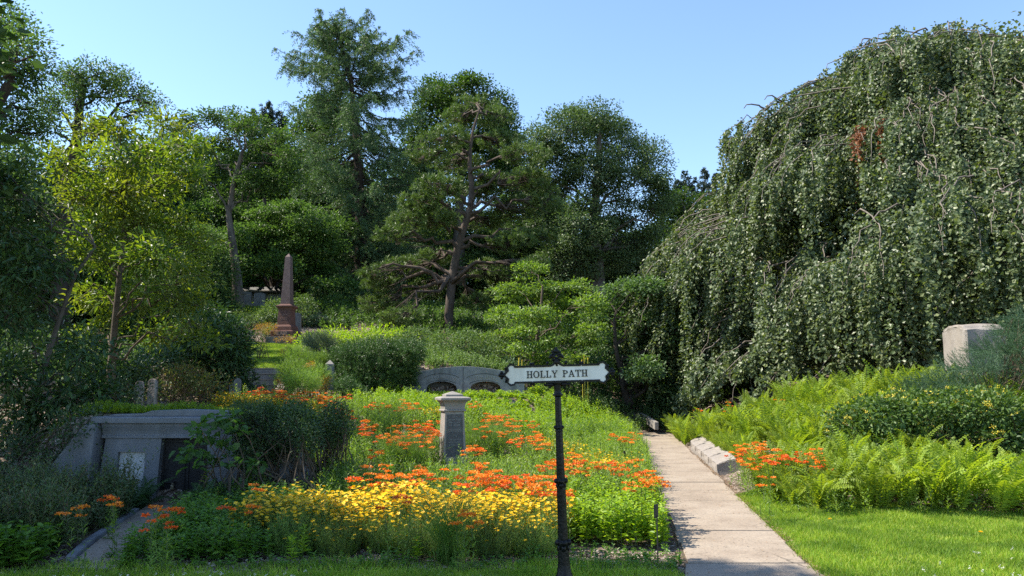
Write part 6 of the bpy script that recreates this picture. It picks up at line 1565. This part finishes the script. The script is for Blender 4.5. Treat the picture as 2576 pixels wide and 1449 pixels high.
lawn('lawn_grass', 'sunlit mown lawn right of the path', [(2.4, 6.0), (6.5, 6.0), (7.6, 9.2), (5.6, 9.8), (4.4, 10.6), (3.9, 12.2), (3.2, 11.6), (2.5, 7)], 165000, .075, .0075, 701, .555)
lawn('lawn_grass', 'shaded strip of lawn along the bottom left of the picture', [(-5.8, 5.9), (1.75, 5.9), (1.55, 6.55), (1.38, 6.95), (.6, 6.8), (-.5, 6.95), (-1.8, 6.75), (-5.8, 6.7)], 70000, .07, .007, 702, .60)
lawn('lawn_grass', 'sunlit grass slope climbing from steps to the obelisk', LAWN_SLOPE, 30000, .05, .018, 703)
lawn('lawn_grass', 'high grass terrace before the grey gravestones', LAWN_HIGH, 16000, .10, .035, 704)
lawn('border_grass', 'rough grass tufts and weeds between lawn and mulch', [(-5.6, 6.6), (1.4, 6.75), (1.5, 7.25), (-2.4, 7.2), (-5.4, 6.95)], 9000, .085, .008, 705, .60)
r_ = np.random.default_rng(710)
def chips(name, label, poly, n, L, mat, seed, zoff=.012, fn=None, cat='mulch'):
    r = np.random.default_rng(seed); P = poly_pts(poly, n, r)
    if fn: P = P[fn(P, r)]
    n = len(P); B = np.c_[P, height(P[:, 0], P[:, 1]) + zoff + r.uniform(0, .012, n)]
    a = r.uniform(0, 6.28, n); D = norm(np.stack([np.cos(a), np.sin(a), r.normal(0, .2, n)], 1)); U = norm(UP + r.normal(0, .3, (n, 3)))
    g = Geo(); leaf4(g, B, D, U, L * r.uniform(.5, 1.3, n), L * .45 * r.uniform(.5, 1.2, n), fold=.1, wp=.5, r=r)
    return tag(link(name, g.mesh(name, [mat])), label, cat, kind='stuff')
chips('wood_chips', 'pale wood chip mulch strip before the flower bed', [(-5.2, 6.6), (1.45, 6.7), (1.6, 7.7), (-2.9, 7.9), (-4.7, 7.5)], 14000, .034, M['chip'], 711)
edge = lambda s, lo, hi: (lambda P, r: (np.abs((P[:, 0] - path_mid(P[:, 1])) * s - .575) < np.abs(r.normal(0, .04, len(P))) + .012))
chips('leaf_litter', 'dry leaf litter along right edge of the path', [(1.8, 6), (3.2, 6), (4.6, 18), (4.0, 18)], 26000, .030, M['litter'], 712, .03, edge(1, 0, 1), 'litter')
chips('leaf_litter', 'dry leaf litter along left edge of the path', [(1.0, 6), (2.0, 6), (4.2, 20), (3.2, 20)], 16000, .026, M['litter'], 713, .03, edge(-1, 0, 1), 'litter')
chips('fallen_leaves', 'few fallen dry leaves scattered over the path slabs', [(1.5, 6.4), (2.4, 6.4), (4.4, 22), (3.5, 22)], 260, .026, M['litter'], 714, .040, None, 'litter')
chips('fallen_leaves', 'fallen dry leaves scattered over the tomb walk', [(-4.0, 6.7), (-3.45, 6.7), (-4.2, 10.3), (-4.8, 10.3)], 220, .035, M['litter'], 715, .052, None, 'litter')
# clover and dandelions
g = Geo(); P = poly_pts([(2.8, 6.1), (6.2, 6.1), (6.9, 8.0), (4.2, 7.6)], 70, r_); P2 = poly_pts([(-3.8, 6.2), (-1.6, 6.2), (-1.6, 6.7), (-3.8, 6.6)], 60, r_)
P = np.concatenate([P, P2]); c = np.c_[P, height(P[:, 0], P[:, 1]) + .07]; m = 14
Q = np.repeat(c, m, 0) + r_.normal(0, .006, (len(c) * m, 3)); leaf4(g, Q, rdir(len(Q), r_), rdir(len(Q), r_), .010, .006, r=r_)
tag(link('clover_heads', g.mesh('clover_heads', [M['white_fl']])), 'tiny white clover heads dotted through the lawn', 'flowers', kind='stuff')
for i, (u, v, lab) in enumerate(((2010, 1400 - 15, 'yellow dandelion in lawn, nearer the path'), (2293, 1431 - 15, 'yellow dandelion in lawn, farther from the path'))):
    u0, v0 = (1896 + 0, 1384) if False else ((3268, 2050), (3862, 2097))[i]
    q = drop(u0 * .6389, v0 * .6389, .07); t = thing('dandelion', lab, 'flower', tuple(q)); g = Geo(); gs = Geo()
    n = 26; a = r_.uniform(0, 6.28, n); D = norm(np.stack([np.cos(a), np.sin(a), r_.uniform(.1, .9, n)], 1)); leaf4(g, np.zeros((n, 3)) + [0, 0, .07], D, rdir(n, r_), .024, .008, r=r_)
    tube(gs, [[0, 0, 0], [0, 0, .07]], [.002, .002], 4); link('stalk', gs.mesh('stalk', [M['stem_green']]), t); link('flower_head', g.mesh('flower_head', [M['yellow']]), t)
